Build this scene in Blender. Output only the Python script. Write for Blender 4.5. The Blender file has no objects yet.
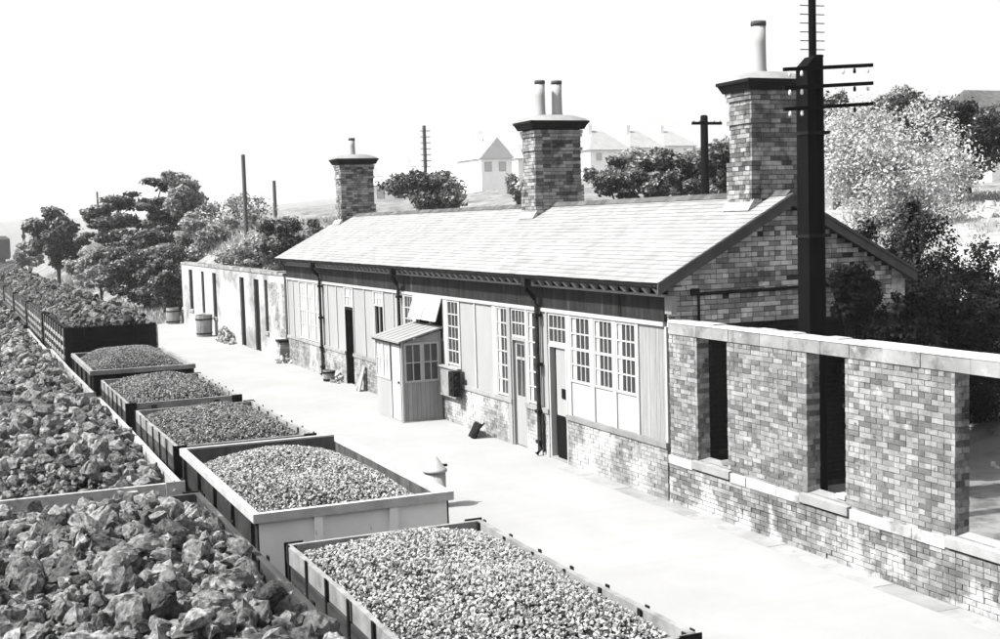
import bpy, bmesh, math, random
import numpy as np
from mathutils import Vector, Matrix, Euler

# ------------------------------------------------------------------ camera, sky, sun, exposure
SC = bpy.context.scene
COL = SC.collection
CAM_H, YAW, PITCH, ROLL, FPX = 5.014, math.radians(23.329), math.radians(-4.435), math.radians(-1.658), 1280.3
_f = Vector((math.sin(YAW)*math.cos(PITCH), math.cos(YAW)*math.cos(PITCH), math.sin(PITCH)))
_r0 = Vector((math.cos(YAW), -math.sin(YAW), 0)); _u0 = _r0.cross(_f)
_r = _r0*math.cos(ROLL) + _u0*math.sin(ROLL); _u = -_r0*math.sin(ROLL) + _u0*math.cos(ROLL)
CAMP = Vector((0, 0, CAM_H))
cd = bpy.data.cameras.new('camera'); cam = bpy.data.objects.new('camera', cd); COL.objects.link(cam)
cd.sensor_fit = 'HORIZONTAL'; cd.sensor_width = 36; cd.lens = FPX/1000*36; cd.clip_start = .1; cd.clip_end = 6000
M = Matrix((( _r.x, _u.x, -_f.x), (_r.y, _u.y, -_f.y), (_r.z, _u.z, -_f.z))).to_4x4()
cam.matrix_world = Matrix.Translation(CAMP) @ M
SC.camera = cam

SUN_EL, SUN_AZ = math.radians(50), math.radians(5)       # azimuth: from -x turned towards +y
sdir = Vector((-math.cos(SUN_AZ)*math.cos(SUN_EL), math.sin(SUN_AZ)*math.cos(SUN_EL), math.sin(SUN_EL)))
sl = bpy.data.lights.new('sun', 'SUN'); sl.energy = 5.0; sl.angle = math.radians(1.0); sl.color = (1, .995, .985)
sun = bpy.data.objects.new('sun', sl); COL.objects.link(sun)
sun.rotation_euler = sdir.to_track_quat('Z', 'Y').to_euler(); sun.location = (-30, 10, 60)
W = bpy.data.worlds.new('World'); SC.world = W; W.use_nodes = True
wn = W.node_tree; wn.nodes.clear()
sky = wn.nodes.new('ShaderNodeTexSky'); sky.sky_type = 'NISHITA'; sky.sun_disc = False
sky.sun_elevation = SUN_EL; sky.sun_rotation = math.atan2(sdir.x, sdir.y); sky.dust_density = 9; sky.air_density = 1.0
bw = wn.nodes.new('ShaderNodeRGBToBW'); bg = wn.nodes.new('ShaderNodeBackground'); wo = wn.nodes.new('ShaderNodeOutputWorld')
bg.inputs[1].default_value = .15
wn.links.new(sky.outputs[0], bw.inputs[0]); veil = wn.nodes.new('ShaderNodeMath'); veil.operation = 'MULTIPLY_ADD'; veil.inputs[1].default_value = .45; veil.inputs[2].default_value = 2.05   # even white veil of thin cloud over the whole sky
wn.links.new(bw.outputs[0], veil.inputs[0]); wn.links.new(veil.outputs[0], bg.inputs[0]); wn.links.new(bg.outputs[0], wo.inputs[0])
SC.view_settings.view_transform = 'Standard'; SC.view_settings.look = 'None'; SC.view_settings.gamma = 1
SC.view_settings.exposure = 1.3
SC.cycles.use_denoising = True
SC.cycles.max_bounces = 6; SC.cycles.volume_bounces = 1; SC.cycles.transparent_max_bounces = 6

# ------------------------------------------------------------------ helpers
rng = np.random.default_rng(7); random.seed(7)
def at_y(px, py, Y):
    d = _f + _r*((px-500)/FPX) - _u*((py-319.5)/FPX); return CAMP + d*(Y/d.y)
def at_x(px, py, X):
    d = _f + _r*((px-500)/FPX) - _u*((py-319.5)/FPX); return CAMP + d*(X/d.x)
def at_z(px, py, Z):
    d = _f + _r*((px-500)/FPX) - _u*((py-319.5)/FPX); return CAMP + d*((Z-CAM_H)/d.z)
OFF = {}
def smooth(t): t = min(1, max(0, t)); return t*t*(3-2*t)

class MB:
    def __init__(s): s.v = []; s.f = []; s.sm = []
    def face(s, idx, sm=False): s.f.append(idx); s.sm.append(sm)
    def box(s, x0, x1, y0, y1, z0, z1):
        if x0 > x1: x0, x1 = x1, x0
        if y0 > y1: y0, y1 = y1, y0
        n = len(s.v)
        s.v += [(x0,y0,z0),(x1,y0,z0),(x1,y1,z0),(x0,y1,z0),(x0,y0,z1),(x1,y0,z1),(x1,y1,z1),(x0,y1,z1)]
        for q in ((0,3,2,1),(4,5,6,7),(0,1,5,4),(1,2,6,5),(2,3,7,6),(3,0,4,7)): s.face(tuple(n+i for i in q))
        return s
    def hexa(s, pts):                       # 8 points, same order as box
        n = len(s.v); s.v += [tuple(p) for p in pts]
        for q in ((0,3,2,1),(4,5,6,7),(0,1,5,4),(1,2,6,5),(2,3,7,6),(3,0,4,7)): s.face(tuple(n+i for i in q))
        return s
    def bar(s, p0, p1, w, h, up=(0,0,1)):   # square bar from p0 to p1
        p0 = Vector(p0); p1 = Vector(p1); d = (p1-p0).normalized(); a = d.cross(Vector(up))
        if a.length < 1e-4: a = d.cross(Vector((1,0,0)))
        a.normalize(); b = a.cross(d).normalized(); a = a*w/2; b = b*h/2
        return s.hexa([p0-a-b, p0+a-b, p1+a-b, p1-a-b, p0-a+b, p0+a+b, p1+a+b, p1-a+b])
    def plank(s, x0, x1, y0, y1, z0, z1, seg=6, jit=.006, sag=0., r=random):  # long in y, warped
        ring = []
        ph = r.random()*6
        for i in range(seg+1):
            t = i/seg; y = y0+(y1-y0)*t; dx = r.uniform(-jit, jit)+sag*math.sin(t*5+ph)*.5; dz = r.uniform(-jit, jit)*.7 - abs(sag)*math.sin(math.pi*t)*.5
            n = len(s.v); s.v += [(x0+dx,y,z0+dz),(x1+dx,y,z0+dz),(x1+dx,y,z1+dz),(x0+dx,y,z1+dz)]; ring.append(n)
        for a, b in zip(ring, ring[1:]):
            for k in range(4): s.face((a+k, a+(k+1)%4, b+(k+1)%4, b+k))
        a = ring[0]; s.face((a+3,a+2,a+1,a)); a = ring[-1]; s.face((a,a+1,a+2,a+3))
        return s
    def cyl(s, p0, p1, r0, r1=None, n=14, cap=True, sm=True):
        r1 = r0 if r1 is None else r1
        p0 = Vector(p0); p1 = Vector(p1); d = (p1-p0).normalized(); a = d.orthogonal().normalized(); b = d.cross(a)
        k = len(s.v)
        for p, r in ((p0, r0), (p1, r1)):
            for i in range(n):
                t = 2*math.pi*i/n; s.v.append(tuple(p + a*(r*math.cos(t)) + b*(r*math.sin(t))))
        for i in range(n):
            j = (i+1) % n; s.face((k+i, k+j, k+n+j, k+n+i), sm)
        if cap: s.face(tuple(k+n-1-i for i in range(n))); s.face(tuple(k+n+i for i in range(n)))
        return s
    def tube(s, pts, rs, n=7):
        k0 = None
        for i, (p, r) in enumerate(zip(pts, rs)):
            p = Vector(p); q = Vector(pts[min(i+1, len(pts)-1)]) - Vector(pts[max(i-1, 0)]); q.normalize()
            a = q.orthogonal().normalized() if abs(q.z) < .9 else Vector((1,0,0)); a = (a - q*a.dot(q)).normalized(); b = q.cross(a)
            k = len(s.v)
            for j in range(n):
                t = 2*math.pi*j/n; s.v.append(tuple(p + a*r*math.cos(t) + b*r*math.sin(t)))
            if k0 is not None:
                for j in range(n): s.face((k0+j, k0+(j+1)%n, k+(j+1)%n, k+j), True)
            k0 = k
        return s
    def lathe(s, c, prof, n=18):            # prof: (r, z) from bottom
        ks = []
        for r, z in prof:
            ks.append(len(s.v))
            for j in range(n):
                t = 2*math.pi*j/n; s.v.append((c[0]+r*math.cos(t), c[1]+r*math.sin(t), c[2]+z))
        for a, b in zip(ks, ks[1:]):
            for j in range(n): s.face((a+j, a+(j+1)%n, b+(j+1)%n, b+j), True)
        s.face(tuple(ks[0]+n-1-j for j in range(n))); s.face(tuple(ks[-1]+j for j in range(n)))
        return s
    def prism(s, poly, ext, axis):          # polygon in plane, extruded e0..e1 along axis
        e0, e1 = ext; n = len(poly); k = len(s.v)
        for e in (e0, e1):
            for a, b in poly: s.v.append((e,a,b) if axis == 'x' else (a,e,b) if axis == 'y' else (a,b,e))
        for i in range(n): j = (i+1) % n; s.face((k+i, k+j, k+n+j, k+n+i))
        s.face(tuple(k+n-1-i for i in range(n))); s.face(tuple(k+n+i for i in range(n)))
        return s
    def mesh(s, name, m, off=(0,0,0)):
        me = bpy.data.meshes.new(name)
        o = Vector(off); me.from_pydata([(a-o.x, b-o.y, c-o.z) for a, b, c in s.v], [], s.f)
        me.polygons.foreach_set('use_smooth', s.sm); me.materials.append(m); me.update()
        bm = bmesh.new(); bm.from_mesh(me); bmesh.ops.recalc_face_normals(bm, faces=bm.faces); bm.to_mesh(me); bm.free()
        return me
    def build(s, name, m, parent=None, label=None, kind=None):
        off = OFF.get(parent.name, (0,0,0)) if parent else (0,0,0)
        return put(name, s.mesh(name, m, off), parent, label, kind)

def put(name, me, parent=None, label=None, kind=None, loc=(0,0,0)):
    o = bpy.data.objects.new(name, me); COL.objects.link(o); o.location = loc
    if parent: o.parent = parent; OFF[o.name] = OFF.get(parent.name, (0,0,0))
    if label: o['label'] = label
    if kind: o['kind'] = kind
    return o
def thing(name, label, cat, loc, group=None):
    o = bpy.data.objects.new(name, None); COL.objects.link(o); o.location = loc; o.empty_display_size = .2
    OFF[o.name] = tuple(loc); o['label'] = label; o['category'] = cat
    if group: o['group'] = group
    return o
def tag(o, label, cat, group=None):
    o['label'] = label; o['category'] = cat
    if group: o['group'] = group
    return o
def copy_tree(src, parent=None):
    c = src.copy(); COL.objects.link(c); c.parent = parent
    for ch in list(src.children): copy_tree(ch, c)
    return c
def np_mesh(name, V, F, m, parent=None, kind=None, label=None):
    off = np.array(OFF.get(parent.name, (0,0,0)) if parent else (0,0,0))
    me = bpy.data.meshes.new(name); me.from_pydata((V-off).astype(float), [], F); me.materials.append(m); me.update()
    return put(name, me, parent, label, kind)

# ------------------------------------------------------------------ materials (black and white film: all greys)
KA = .66            # print exposed for the shade: real albedos, camera exposure above
def mat(name, lo, hi, scale=3., stretch=(1,1,1), rough=.85, bump=.0, bscale=30., rand=.0, metal=0., detail=5,
        mask=None, leaf=0., spec=.04):
    lo *= KA; hi *= KA
    m = bpy.data.materials.new(name); m.use_nodes = True; nt = m.node_tree; N = nt.nodes; L = nt.links
    b = N['Principled BSDF']; b.inputs['Roughness'].default_value = rough; b.inputs['Metallic'].default_value = metal
    b.inputs['Specular IOR Level'].default_value = spec
    g = N.new('ShaderNodeNewGeometry'); mp = N.new('ShaderNodeMapping'); mp.inputs['Scale'].default_value = stretch
    L.new(g.outputs['Position'], mp.inputs[0])
    nz = N.new('ShaderNodeTexNoise'); nz.inputs['Scale'].default_value = scale; nz.inputs['Detail'].default_value = detail; nz.inputs['Roughness'].default_value = .62
    L.new(mp.outputs[0], nz.inputs[0])
    mr = N.new('ShaderNodeMapRange'); mr.inputs[1].default_value = .28; mr.inputs[2].default_value = .72; mr.inputs[3].default_value = lo; mr.inputs[4].default_value = hi
    L.new(nz.outputs[0], mr.inputs[0]); v = mr.outputs[0]
    def math_(op, a, c, clamp=False):
        n = N.new('ShaderNodeMath'); n.operation = op; n.use_clamp = clamp
        for k, q in enumerate((a, c)):
            if isinstance(q, (int, float)): n.inputs[k].default_value = q
            else: L.new(q, n.inputs[k])
        return n.outputs[0]
    if rand:
        oi = N.new('ShaderNodeObjectInfo')
        fr = math_('FRACT', math_('ADD', g.outputs['Random Per Island'], oi.outputs['Random']), 0)
        # factor 1-rand .. 1+rand
        v = math_('MULTIPLY', v, math_('ADD', math_('MULTIPLY', fr, 2*rand), 1-rand))
    for mk in (mask or []):                 # (value, noise scale, lo thr, hi thr, stretch, zrange or None)
        val, ms, t0, t1, st, zr = mk
        mp2 = N.new('ShaderNodeMapping'); mp2.inputs['Scale'].default_value = st; mp2.inputs['Location'].default_value = (ms*3.1, 1.7, ms)
        L.new(g.outputs['Position'], mp2.inputs[0])
        n2 = N.new('ShaderNodeTexNoise'); n2.inputs['Scale'].default_value = ms; n2.inputs['Detail'].default_value = 6; n2.inputs['Roughness'].default_value = .65
        L.new(mp2.outputs[0], n2.inputs[0])
        r2 = N.new('ShaderNodeMapRange'); r2.inputs[1].default_value = t0; r2.inputs[2].default_value = t1
        src = n2.outputs[0]
        if zr:                              # adds to the noise inside a height band: (z0, z1, amount)
            sp = N.new('ShaderNodeSeparateXYZ'); L.new(g.outputs['Position'], sp.inputs[0])
            zm = N.new('ShaderNodeMapRange'); zm.inputs[1].default_value = zr[0]; zm.inputs[2].default_value = zr[1]; zm.inputs[3].default_value = zr[2]; zm.inputs[4].default_value = 0
            L.new(sp.outputs[2], zm.inputs[0]); src = math_('ADD', src, zm.outputs[0])
        L.new(src, r2.inputs[0])
        mx = N.new('ShaderNodeMix'); mx.data_type = 'FLOAT'; L.new(r2.outputs[0], mx.inputs[0]); L.new(v, mx.inputs[2]); mx.inputs[3].default_value = val*KA
        v = mx.outputs[0]
    L.new(v, b.inputs['Base Color'])
    if bump:
        n3 = N.new('ShaderNodeTexNoise'); n3.inputs['Scale'].default_value = bscale; n3.inputs['Detail'].default_value = 6; n3.inputs['Roughness'].default_value = .7
        L.new(mp.outputs[0], n3.inputs[0]); bp = N.new('ShaderNodeBump'); bp.inputs['Strength'].default_value = bump; bp.inputs['Distance'].default_value = .02
        L.new(n3.outputs[0], bp.inputs['Height']); L.new(bp.outputs[0], b.inputs['Normal'])
    if leaf:
        tr = N.new('ShaderNodeBsdfTranslucent'); L.new(v, tr.inputs[0]); ms_ = N.new('ShaderNodeMixShader'); ms_.inputs[0].default_value = leaf
        L.new(b.outputs[0], ms_.inputs[1]); L.new(tr.outputs[0], ms_.inputs[2]); L.new(ms_.outputs[0], N['Material Output'].inputs[0])
    return m

U = (1,1,1)
m_ground = mat('ground', 0.13, 0.28, .35, U, .95, .5, 8, mask=[(.10, .9, .5, .66, U, None)])
m_scree = mat('scree', 0.14, 0.42, .6, U, .95, .7, 6)
m_ballast = mat('ballast', .10, .3, 9, U, .95, .9, 25)
m_rail = mat('rail', .12, .3, 4, U, .4, metal=.6)
m_sleeper = mat('sleeper', .04, .12, 5, U, .9)
m_plat = mat('platform', 0.29, 0.345, .55, (1,.6,1), .92, .25, 40, mask=[(.30, .8, .52, .75, (.5,2.2,1), None), (.24, 5., .66, .80, U, None)])
m_kerb = mat('kerb', 0.24, 0.36, 1.6, U, .9, .3, 30, rand=.12, mask=[(.2, 3, .55, .75, U, None)])
m_coping = mat('coping', 0.19, 0.36, 1.5, U, .9, .3, 25, rand=.16, mask=[(.11, 2.2, .5, .66, U, None), (.4, 5, .62, .72, U, None)])
m_brick = mat('brick_worn', 0.15, 0.29, 5, U, .92, .5, 60, rand=.45, mask=[(.09, .75, .54, .78, U, None), (.46, 1.6, .60, .69, U, (.1, 1.0, .12)), (.07, 7, .60, .70, U, None)])
m_brick_dk = mat('brick_gable', 0.3, 0.54, 5, U, .92, .5, 60, rand=.6, mask=[(.06, 1.6, .56, .72, U, None)])
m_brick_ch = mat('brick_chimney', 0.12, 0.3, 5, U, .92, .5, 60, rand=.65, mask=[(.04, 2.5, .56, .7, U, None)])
m_mortar = mat('mortar', 0.17, 0.27, 6, U, .95, .4, 40, mask=[(.44, 1.6, .60, .69, U, (.1, 1.0, .12))])
m_mortar_dk = mat('mortar_sooty', .025, .06, 5, U, .95, .4, 40)
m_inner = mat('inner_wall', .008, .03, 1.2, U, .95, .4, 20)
m_lime = mat('limewash', 0.36, 0.5, .5, U, .92, .35, 25, mask=[(.2, .42, .5, .63, (1,.8,1.2), None), (.18, 9, .6, .7, U, None)])
m_plinth = mat('plinth', 0.16, 0.3, 4, U, .92, .5, 50, rand=.35, mask=[(.46, .9, .46, .6, U, None), (.12, 6, .64, .74, U, None)])
m_stone = mat('stone', 0.2, 0.34, 1.8, U, .9, .35, 30, rand=.15, mask=[(.2, 3.5, .6, .72, U, None)])
m_limestone = mat('limewashed_stone', .34, .5, 1.8, U, .9, .35, 30, rand=.15, mask=[(.16, 2.2, .54, .68, U, None)])
m_white = mat('white_paint', 0.38, 0.47, 1.5, (1,1,.35), .7, .12, 40, mask=[(.40, 2.2, .6, .76, (1.5,1.5,.3), None)])
m_cream = mat('cream_panel', 0.285, 0.36, 1.1, (1,1,.4), .7, .15, 40, rand=.05, mask=[(.33, 2.6, .58, .78, (2,2,.25), (1.0, 1.5, .06))])
m_board = mat('boarding', 0.24, 0.34, 3, (6,6,.5), .8, .3, 30, rand=.1)
m_fascia = mat('fascia', 0.01, 0.045, 2.6, (2.5,2.5,.3), .7, .3, 30, mask=[(.16, 1.3, .58, .8, (1.4,1.4,.12), None), (.13, 7, .62, .8, (1.4,1.4,.3), None)])
m_dark = mat('dark_iron', 0.006, 0.02, 6, U, .6, .2, 40)
m_black = mat('black_paint', 0.003, 0.008, 4, U, .6)
m_iron = mat('gutter_iron', 0.008, 0.03, 5, U, .6, .2, 30)
m_glass = bpy.data.materials.new('glass'); m_glass.use_nodes = True
_b = m_glass.node_tree.nodes['Principled BSDF']; _b.inputs['Base Color'].default_value = (.03,.03,.03,1); _b.inputs['Roughness'].default_value = .12
m_glass_w = mat('limed_glass', .45, .62, 3, U, .5)
m_slate = mat('slate', 0.24, 0.3, 1.2, U, .75, .25, 30, rand=.14, mask=[(.2, 2.2, .62, .75, U, None)])
m_ridge = mat('ridge_tile', .05, .14, 3, U, .85, .3, 30, rand=.2)
m_lead = mat('lead_flashing', .3, .45, 3, U, .7)
m_barge = mat('bargeboard', 0.045, 0.11, 2, U, .7, .2, 20)
m_pot = mat('chimney_pot', 0.3, 0.42, 2, (1,1,.4), .8, .15, 20)
m_pot_t = mat('chimney_pot_sooty', .04, .12, 3, U, .85)
m_post = mat('creosote', 0.002, 0.008, 3, (6,6,.6), .85, .5, 30)
m_pole = mat('pole_far', .06, .12, 3, (6,6,.6), .85)
m_ins = mat('insulator', .55, .7, 3, U, .3)
m_hutg = mat('hut_grey', 0.24, 0.34, 2, (6,6,.4), .75, .25, 30, rand=.08, mask=[(.34, 3, .62, .78, (3,3,.3), None)])
m_hutroof = mat('hut_felt', 0.22, 0.3, 2, (1,5,1), .85, .25, 30)
m_wood_l = mat('wagon_timber_pale', .26, .46, 2.5, (3,.5,3), .85, .35, 40, rand=.15, mask=[(.10, 3, .58, .7, (2,.7,2), None)])
m_wood_d = mat('wagon_timber_dark', .025, .09, 2.5, (3,.5,3), .85, .4, 40, rand=.25, mask=[(.26, 3.5, .6, .72, (2,.6,2), None)])
m_steel_l = mat('wagon_steel_pale', 0.78, 0.95, 1.6, U, .7, .15, 30, mask=[(.14, 5, .64, .72, (1,1,.5), None)])
m_steel_in = mat('wagon_steel_rust', .04, .13, 2, (2,2,.5), .85, .35, 30, mask=[(.05, 2.5, .56, .7, U, None)])
m_steel_d = mat('wagon_steel_dark', .02, .06, 2, U, .7, .25, 30, mask=[(.2, 6, .66, .76, U, None)])
m_rim_l = mat('wagon_rim_pale', .34, .52, 4, U, .75, .3, 40)
m_rim_d = mat('wagon_rim_grey', .16, .34, 4, U, .75, .3, 40)
m_coke = mat('coke', 0.2, 0.46, 20, U, .8, .5, 60, rand=.62)
m_coal = mat('coal', .10, .24, 20, U, .65, .5, 60, rand=.65)
m_fine = mat('fine_ore', .15, .27, 30, U, .85, .5, 80, rand=.45)
m_ore = mat('ore', .02, .31, 22, U, .8, 1., 45, rand=.7)
m_ore_d = mat('ore_dark', .03, .2, 22, U, .8, 1., 45, rand=.8)
m_heapbase = mat('heap_core', .015, .04, 15, U, .9, .6, 40)
m_bark = mat('bark', .03, .08, 6, (3,3,.7), .9, .4, 20)
m_leaf = mat('leaf', 0.16, 0.36, .6, U, .8, rand=.6, leaf=.3)
m_leaf_d = mat('leaf_dark', 0.025, 0.09, .6, U, .8, rand=.6, leaf=.25)
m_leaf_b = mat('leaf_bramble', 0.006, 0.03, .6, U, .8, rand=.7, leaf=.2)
m_leaf_l = mat('leaf_pale', 0.34, 0.6, .6, U, .8, rand=.45, leaf=.35)
m_blossom = mat('blossom', 0.42, 0.78, .8, U, .8, rand=.45, leaf=.3)
m_grass = mat('grass', .28, .5, .4, U, .9, rand=.4, leaf=.3)
m_rubble = mat('rubble', .16, .5, 3, U, .92, .5, 30, rand=.5)
m_house = mat('house_render', 0.95, 1.1, .6, U, .9)
m_hroof = mat('house_roof', 0.26, 0.34, 1, U, .9, .2, 5)
m_hwin = mat('house_window', 0.5, 0.6, 1, U, .3)
m_barrel = mat('barrel', .18, .36, 3, (4,4,.6), .85, .3, 30, rand=.2)
m_bollard = mat('bollard_paint', 0.34, 0.44, 3, U, .7)

# ------------------------------------------------------------------ ground
XF = 11.475            # facade plane
PE = 6.12              # platform edge
def curve(y): return 3.2e-4*max(0, y-110)**2 if y < 520 else 3.2e-4*410**2 + .262*(y-520)
def ground_h(x, y):
    s = curve(y); xs = float(np.interp(y, [0,50,72,80,110,200], [18.5,18.5,15.5,10.5,7.0,7.5])) + s
    bedr = 6.15+s
    n = .25*math.sin(x*.31+1.3)*math.cos(y*.23) + .18*math.sin(x*.9+y*.7)
    if x <= bedr:
        z = -1.32
        if x < -4: z += -.6*smooth((-4-x)/20) + n*.5
    elif x < xs:
        z = -.1 if y < 66 else -.1 - .9*smooth((y-66)/12)*smooth((9.5-x+s)/3)
        if y > 74: z = -1.3 + 1.25*smooth((x-bedr)/3)
    else:
        t = (x-xs)/8.5; z = -.1 + 4.6*smooth(t) + .09*max(0, x-xs-8.5) - .045*max(0, x-xs-75) - .04*max(0, x-xs-220) + n*smooth(t)
    far = math.hypot(x, y)
    if far > 420: z += 15*smooth((far-420)/900)*(1+.35*math.sin(math.atan2(x, y)*9)+.15*math.sin(math.atan2(x,y)*23))*(1 if x > bedr+30 or far > 700 else .3)
    return z
def axis_vals(segs):
    out = []
    for a, b, st in segs: out += list(np.arange(a, b, st))
    return out
gx = axis_vals([(-1500,-200,100),(-200,-40,20),(-40,-6,4),(-6,40,.8),(40,90,2.5),(90,240,10),(240,1600,80)])
gy = axis_vals([(-400,-40,60),(-40,0,10),(0,130,1.25),(130,320,6),(320,600,20),(600,1800,80)])
V = [(x, y, ground_h(x, y)) for y in gy for x in gx]; nx = len(gx)
F = [(j*nx+i, j*nx+i+1, (j+1)*nx+i+1, (j+1)*nx+i) for j in range(len(gy)-1) for i in range(nx-1)]
g = np_mesh('ground', np.array(V), F, m_ground, kind='structure'); g['label'] = 'pale rough grassland and railway land around the station'
g.data.polygons.foreach_set('use_smooth', [True]*len(F))

# platform
m = MB(); m.box(PE+.03, 12.2, -6, 70, -1.3, 0)
m.hexa([(PE+.03,70,-1.35),(9.6,70,-1.35),(9.6,79,-1.35),(PE+.03,79,-1.35),(PE+.03,70,-.004),(9.6,70,-.004),(9.6,79,-1.1),(PE+.03,79,-1.1)])
plat = m.build('platform', m_plat, kind='structure'); plat['label'] = 'bare pale station platform between the wagons and the building'
cm = MB().box(0, .62, 0, .895, -.12, .012).mesh('coping_stone', m_kerb)
for i in range(84): put('coping_stone', cm, plat, loc=(PE+random.uniform(-.008,.008), -5.9+i*.9, random.uniform(-.004,.004)))
cm = MB().box(0, .36, 0, 1.19, -.05, .006).mesh('channel_slab', m_kerb)
for i in range(16):
    y = 5.0+i*1.2
    if y < 23: put('channel_slab', cm, plat, loc=(XF-.40+random.uniform(-.01,.01), y, random.uniform(-.003,.003)))
# tracks
def track(xc, label):
    t = thing('railway_track', label, 'railway track', (xc, 10, -.91))
    ys = list(np.arange(-6, 112, 2.0)) + list(np.arange(112, 420, 6.0))
    for s in (-.752, .752):
        m = MB(); prev = None
        for a, b in zip(ys, ys[1:]): m.bar((xc+s+curve(a), a, -.98), (xc+s+curve(b), b, -.98), .07, .14)
        m.build('rail', m_rail, t)
    m = MB()
    for y in np.arange(-5, 420, .76): c = curve(y); m.box(xc-1.3+c, xc+1.3+c, y-.13, y+.13, -1.17, -1.06)
    m.build('sleepers', m_sleeper, t, kind='stuff')
    m = MB()
    for a, b in zip(ys, ys[1:]):
        ca, cb = curve(a), curve(b)
        m.hexa([(xc-1.85+ca,a,-1.33),(xc+1.4+ca,a,-1.33),(xc+1.4+cb,b,-1.33),(xc-1.85+cb,b,-1.33),(xc-1.5+ca,a,-1.1),(xc+1.36+ca,a,-1.1),(xc+1.36+cb,b,-1.1),(xc-1.5+cb,b,-1.1)])
    m.build('ballast', m_ballast, t, kind='stuff')
track(4.66, 'railway track under the wagons standing along the platform edge')
track(1.15, 'railway track under the lump ore wagons, away from the platform')

# ------------------------------------------------------------------ lumps and heaps
def lump_proto(r, npts=16, bev=.0, flat=.75):
    bm = bmesh.new()
    for _ in range(npts):
        v = Vector((r.normal(), r.normal(), r.normal())).normalized()
        bm.verts.new((v.x*r.uniform(.75,1.25), v.y*r.uniform(.7,1.), v.z*flat*r.uniform(.7,1.1)))
    res = bmesh.ops.convex_hull(bm, input=bm.verts)
    bmesh.ops.delete(bm, geom=[v for v in bm.verts if not v.link_faces], context='VERTS')
    bmesh.ops.dissolve_limit(bm, angle_limit=.30, verts=bm.verts, edges=bm.edges)
    bmesh.ops.triangulate(bm, faces=bm.faces)
    for lev in range(int(bev)):
        bmesh.ops.subdivide_edges(bm, edges=list(bm.edges), cuts=1, use_grid_fill=True)
        bmesh.ops.smooth_vert(bm, verts=bm.verts, factor=.28, use_axis_x=True, use_axis_y=True, use_axis_z=True)
        for v in bm.verts: v.co += Vector((r.normal(), r.normal(), r.normal()))*(.05/(1+lev*.6))
    bmesh.ops.triangulate(bm, faces=bm.faces)
    bm.verts.ensure_lookup_table(); bm.verts.index_update()
    V = np.array([v.co[:] for v in bm.verts]); F = np.array([[v.index for v in f.verts] for f in bm.faces]); bm.free()
    return V, F
def rot_mats(r, n):
    q = r.normal(size=(n,4)); q /= np.linalg.norm(q, axis=1)[:,None]; a,b,c,d = q.T
    return np.stack([np.stack([1-2*(c*c+d*d), 2*(b*c-a*d), 2*(b*d+a*c)],-1), np.stack([2*(b*c+a*d), 1-2*(b*b+d*d), 2*(c*d-a*b)],-1), np.stack([2*(b*d-a*c), 2*(c*d+a*b), 1-2*(b*b+c*c)],-1)], 1)
R1 = np.random.default_rng(3)
SMALL = [lump_proto(R1, 8) for _ in range(8)]
BIGL = [lump_proto(R1, 15, 0, .85) for _ in range(10)]
BIG = [lump_proto(R1, 15, 1, .85) for _ in range(14)]
BIGB = [lump_proto(R1, 15, 2, .85) for _ in range(18)]
def scatter(r, P, S, protos):
    Vs, Fs, off = [], [], 0
    k = r.integers(0, len(protos), len(P)); Rm = rot_mats(r, len(P))
    for i, (pv, pf) in enumerate(protos):
        idx = np.where(k == i)[0]
        if not len(idx): continue
        A = np.einsum('nij,vj->nvi', Rm[idx], pv)*S[idx][:,None,None] + P[idx][:,None,:]
        Vs.append(A.reshape(-1,3)); n = len(idx)
        Fs.append((pf[None] + (np.arange(n)*len(pv))[:,None,None] + off).reshape(-1,3)); off += n*len(pv)
    return np.concatenate(Vs), np.concatenate(Fs)
def heap_z(u, v, rim, low, peak, seed=0, pu=2.2, pv=3.4):      # u,v in -1..1
    s = (1-np.abs(u)**pu)*(1-np.abs(v)**pv)
    return rim - low + (low+peak)*np.sqrt(np.clip(s,0,1))**1.15 + .05*np.sin(u*4+seed)*np.cos(v*5+seed*2)*s
def heap_base(name, xc, y0, L, w, rim, low, peak, seed, mtl, parent, drop=.06):
    nu, nv = 15, 27; V = []
    for j in range(nv):
        for i in range(nu):
            u = -1+2*i/(nu-1); v = -1+2*j/(nv-1)
            V.append((xc+u*w/2, y0+L/2+v*L/2, float(heap_z(np.array(u), np.array(v), rim, low, peak, seed))-drop))
    F = [(j*nu+i, j*nu+i+1, (j+1)*nu+i+1, (j+1)*nu+i) for j in range(nv-1) for i in range(nu-1)]
    n = len(V); V += [(x, y, rim-.75) for x, y, z in V]          # closed below: a solid heap
    F += [tuple(n+k for k in reversed(f)) for f in F[:]]
    edge = [i for i in range(nu)] + [j*nu+nu-1 for j in range(1,nv)] + [(nv-1)*nu+i for i in range(nu-2,-1,-1)] + [j*nu for j in range(nv-2,0,-1)]
    for a, b in zip(edge, edge[1:]+edge[:1]): F.append((a, a+n, b+n, b))
    return np_mesh(name, np.array(V), F, mtl, parent)
def small_heap(name, label, xc, y0, L, w, rim, low, peak, n, size, mtl, seed):
    t = thing(name, label, 'heap', (xc, y0+L/2, rim-.75)); r = np.random.default_rng(seed)
    heap_base('heap_core', xc, y0, L, w, rim, low, peak, seed, m_heapbase, t, size*.5)
    u = r.uniform(-.985,.985,n); v = r.uniform(-.985,.985,n)
    P = np.stack([xc+u*w/2, y0+L/2+v*L/2, heap_z(u,v,rim,low,peak,seed)+r.uniform(-.4,.35,n)*size],1)
    V, F = scatter(r, P, size*r.uniform(.35,.8,n)*.8, SMALL)
    o = np_mesh('pieces', V, F, mtl, t, 'stuff')
    return t
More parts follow.
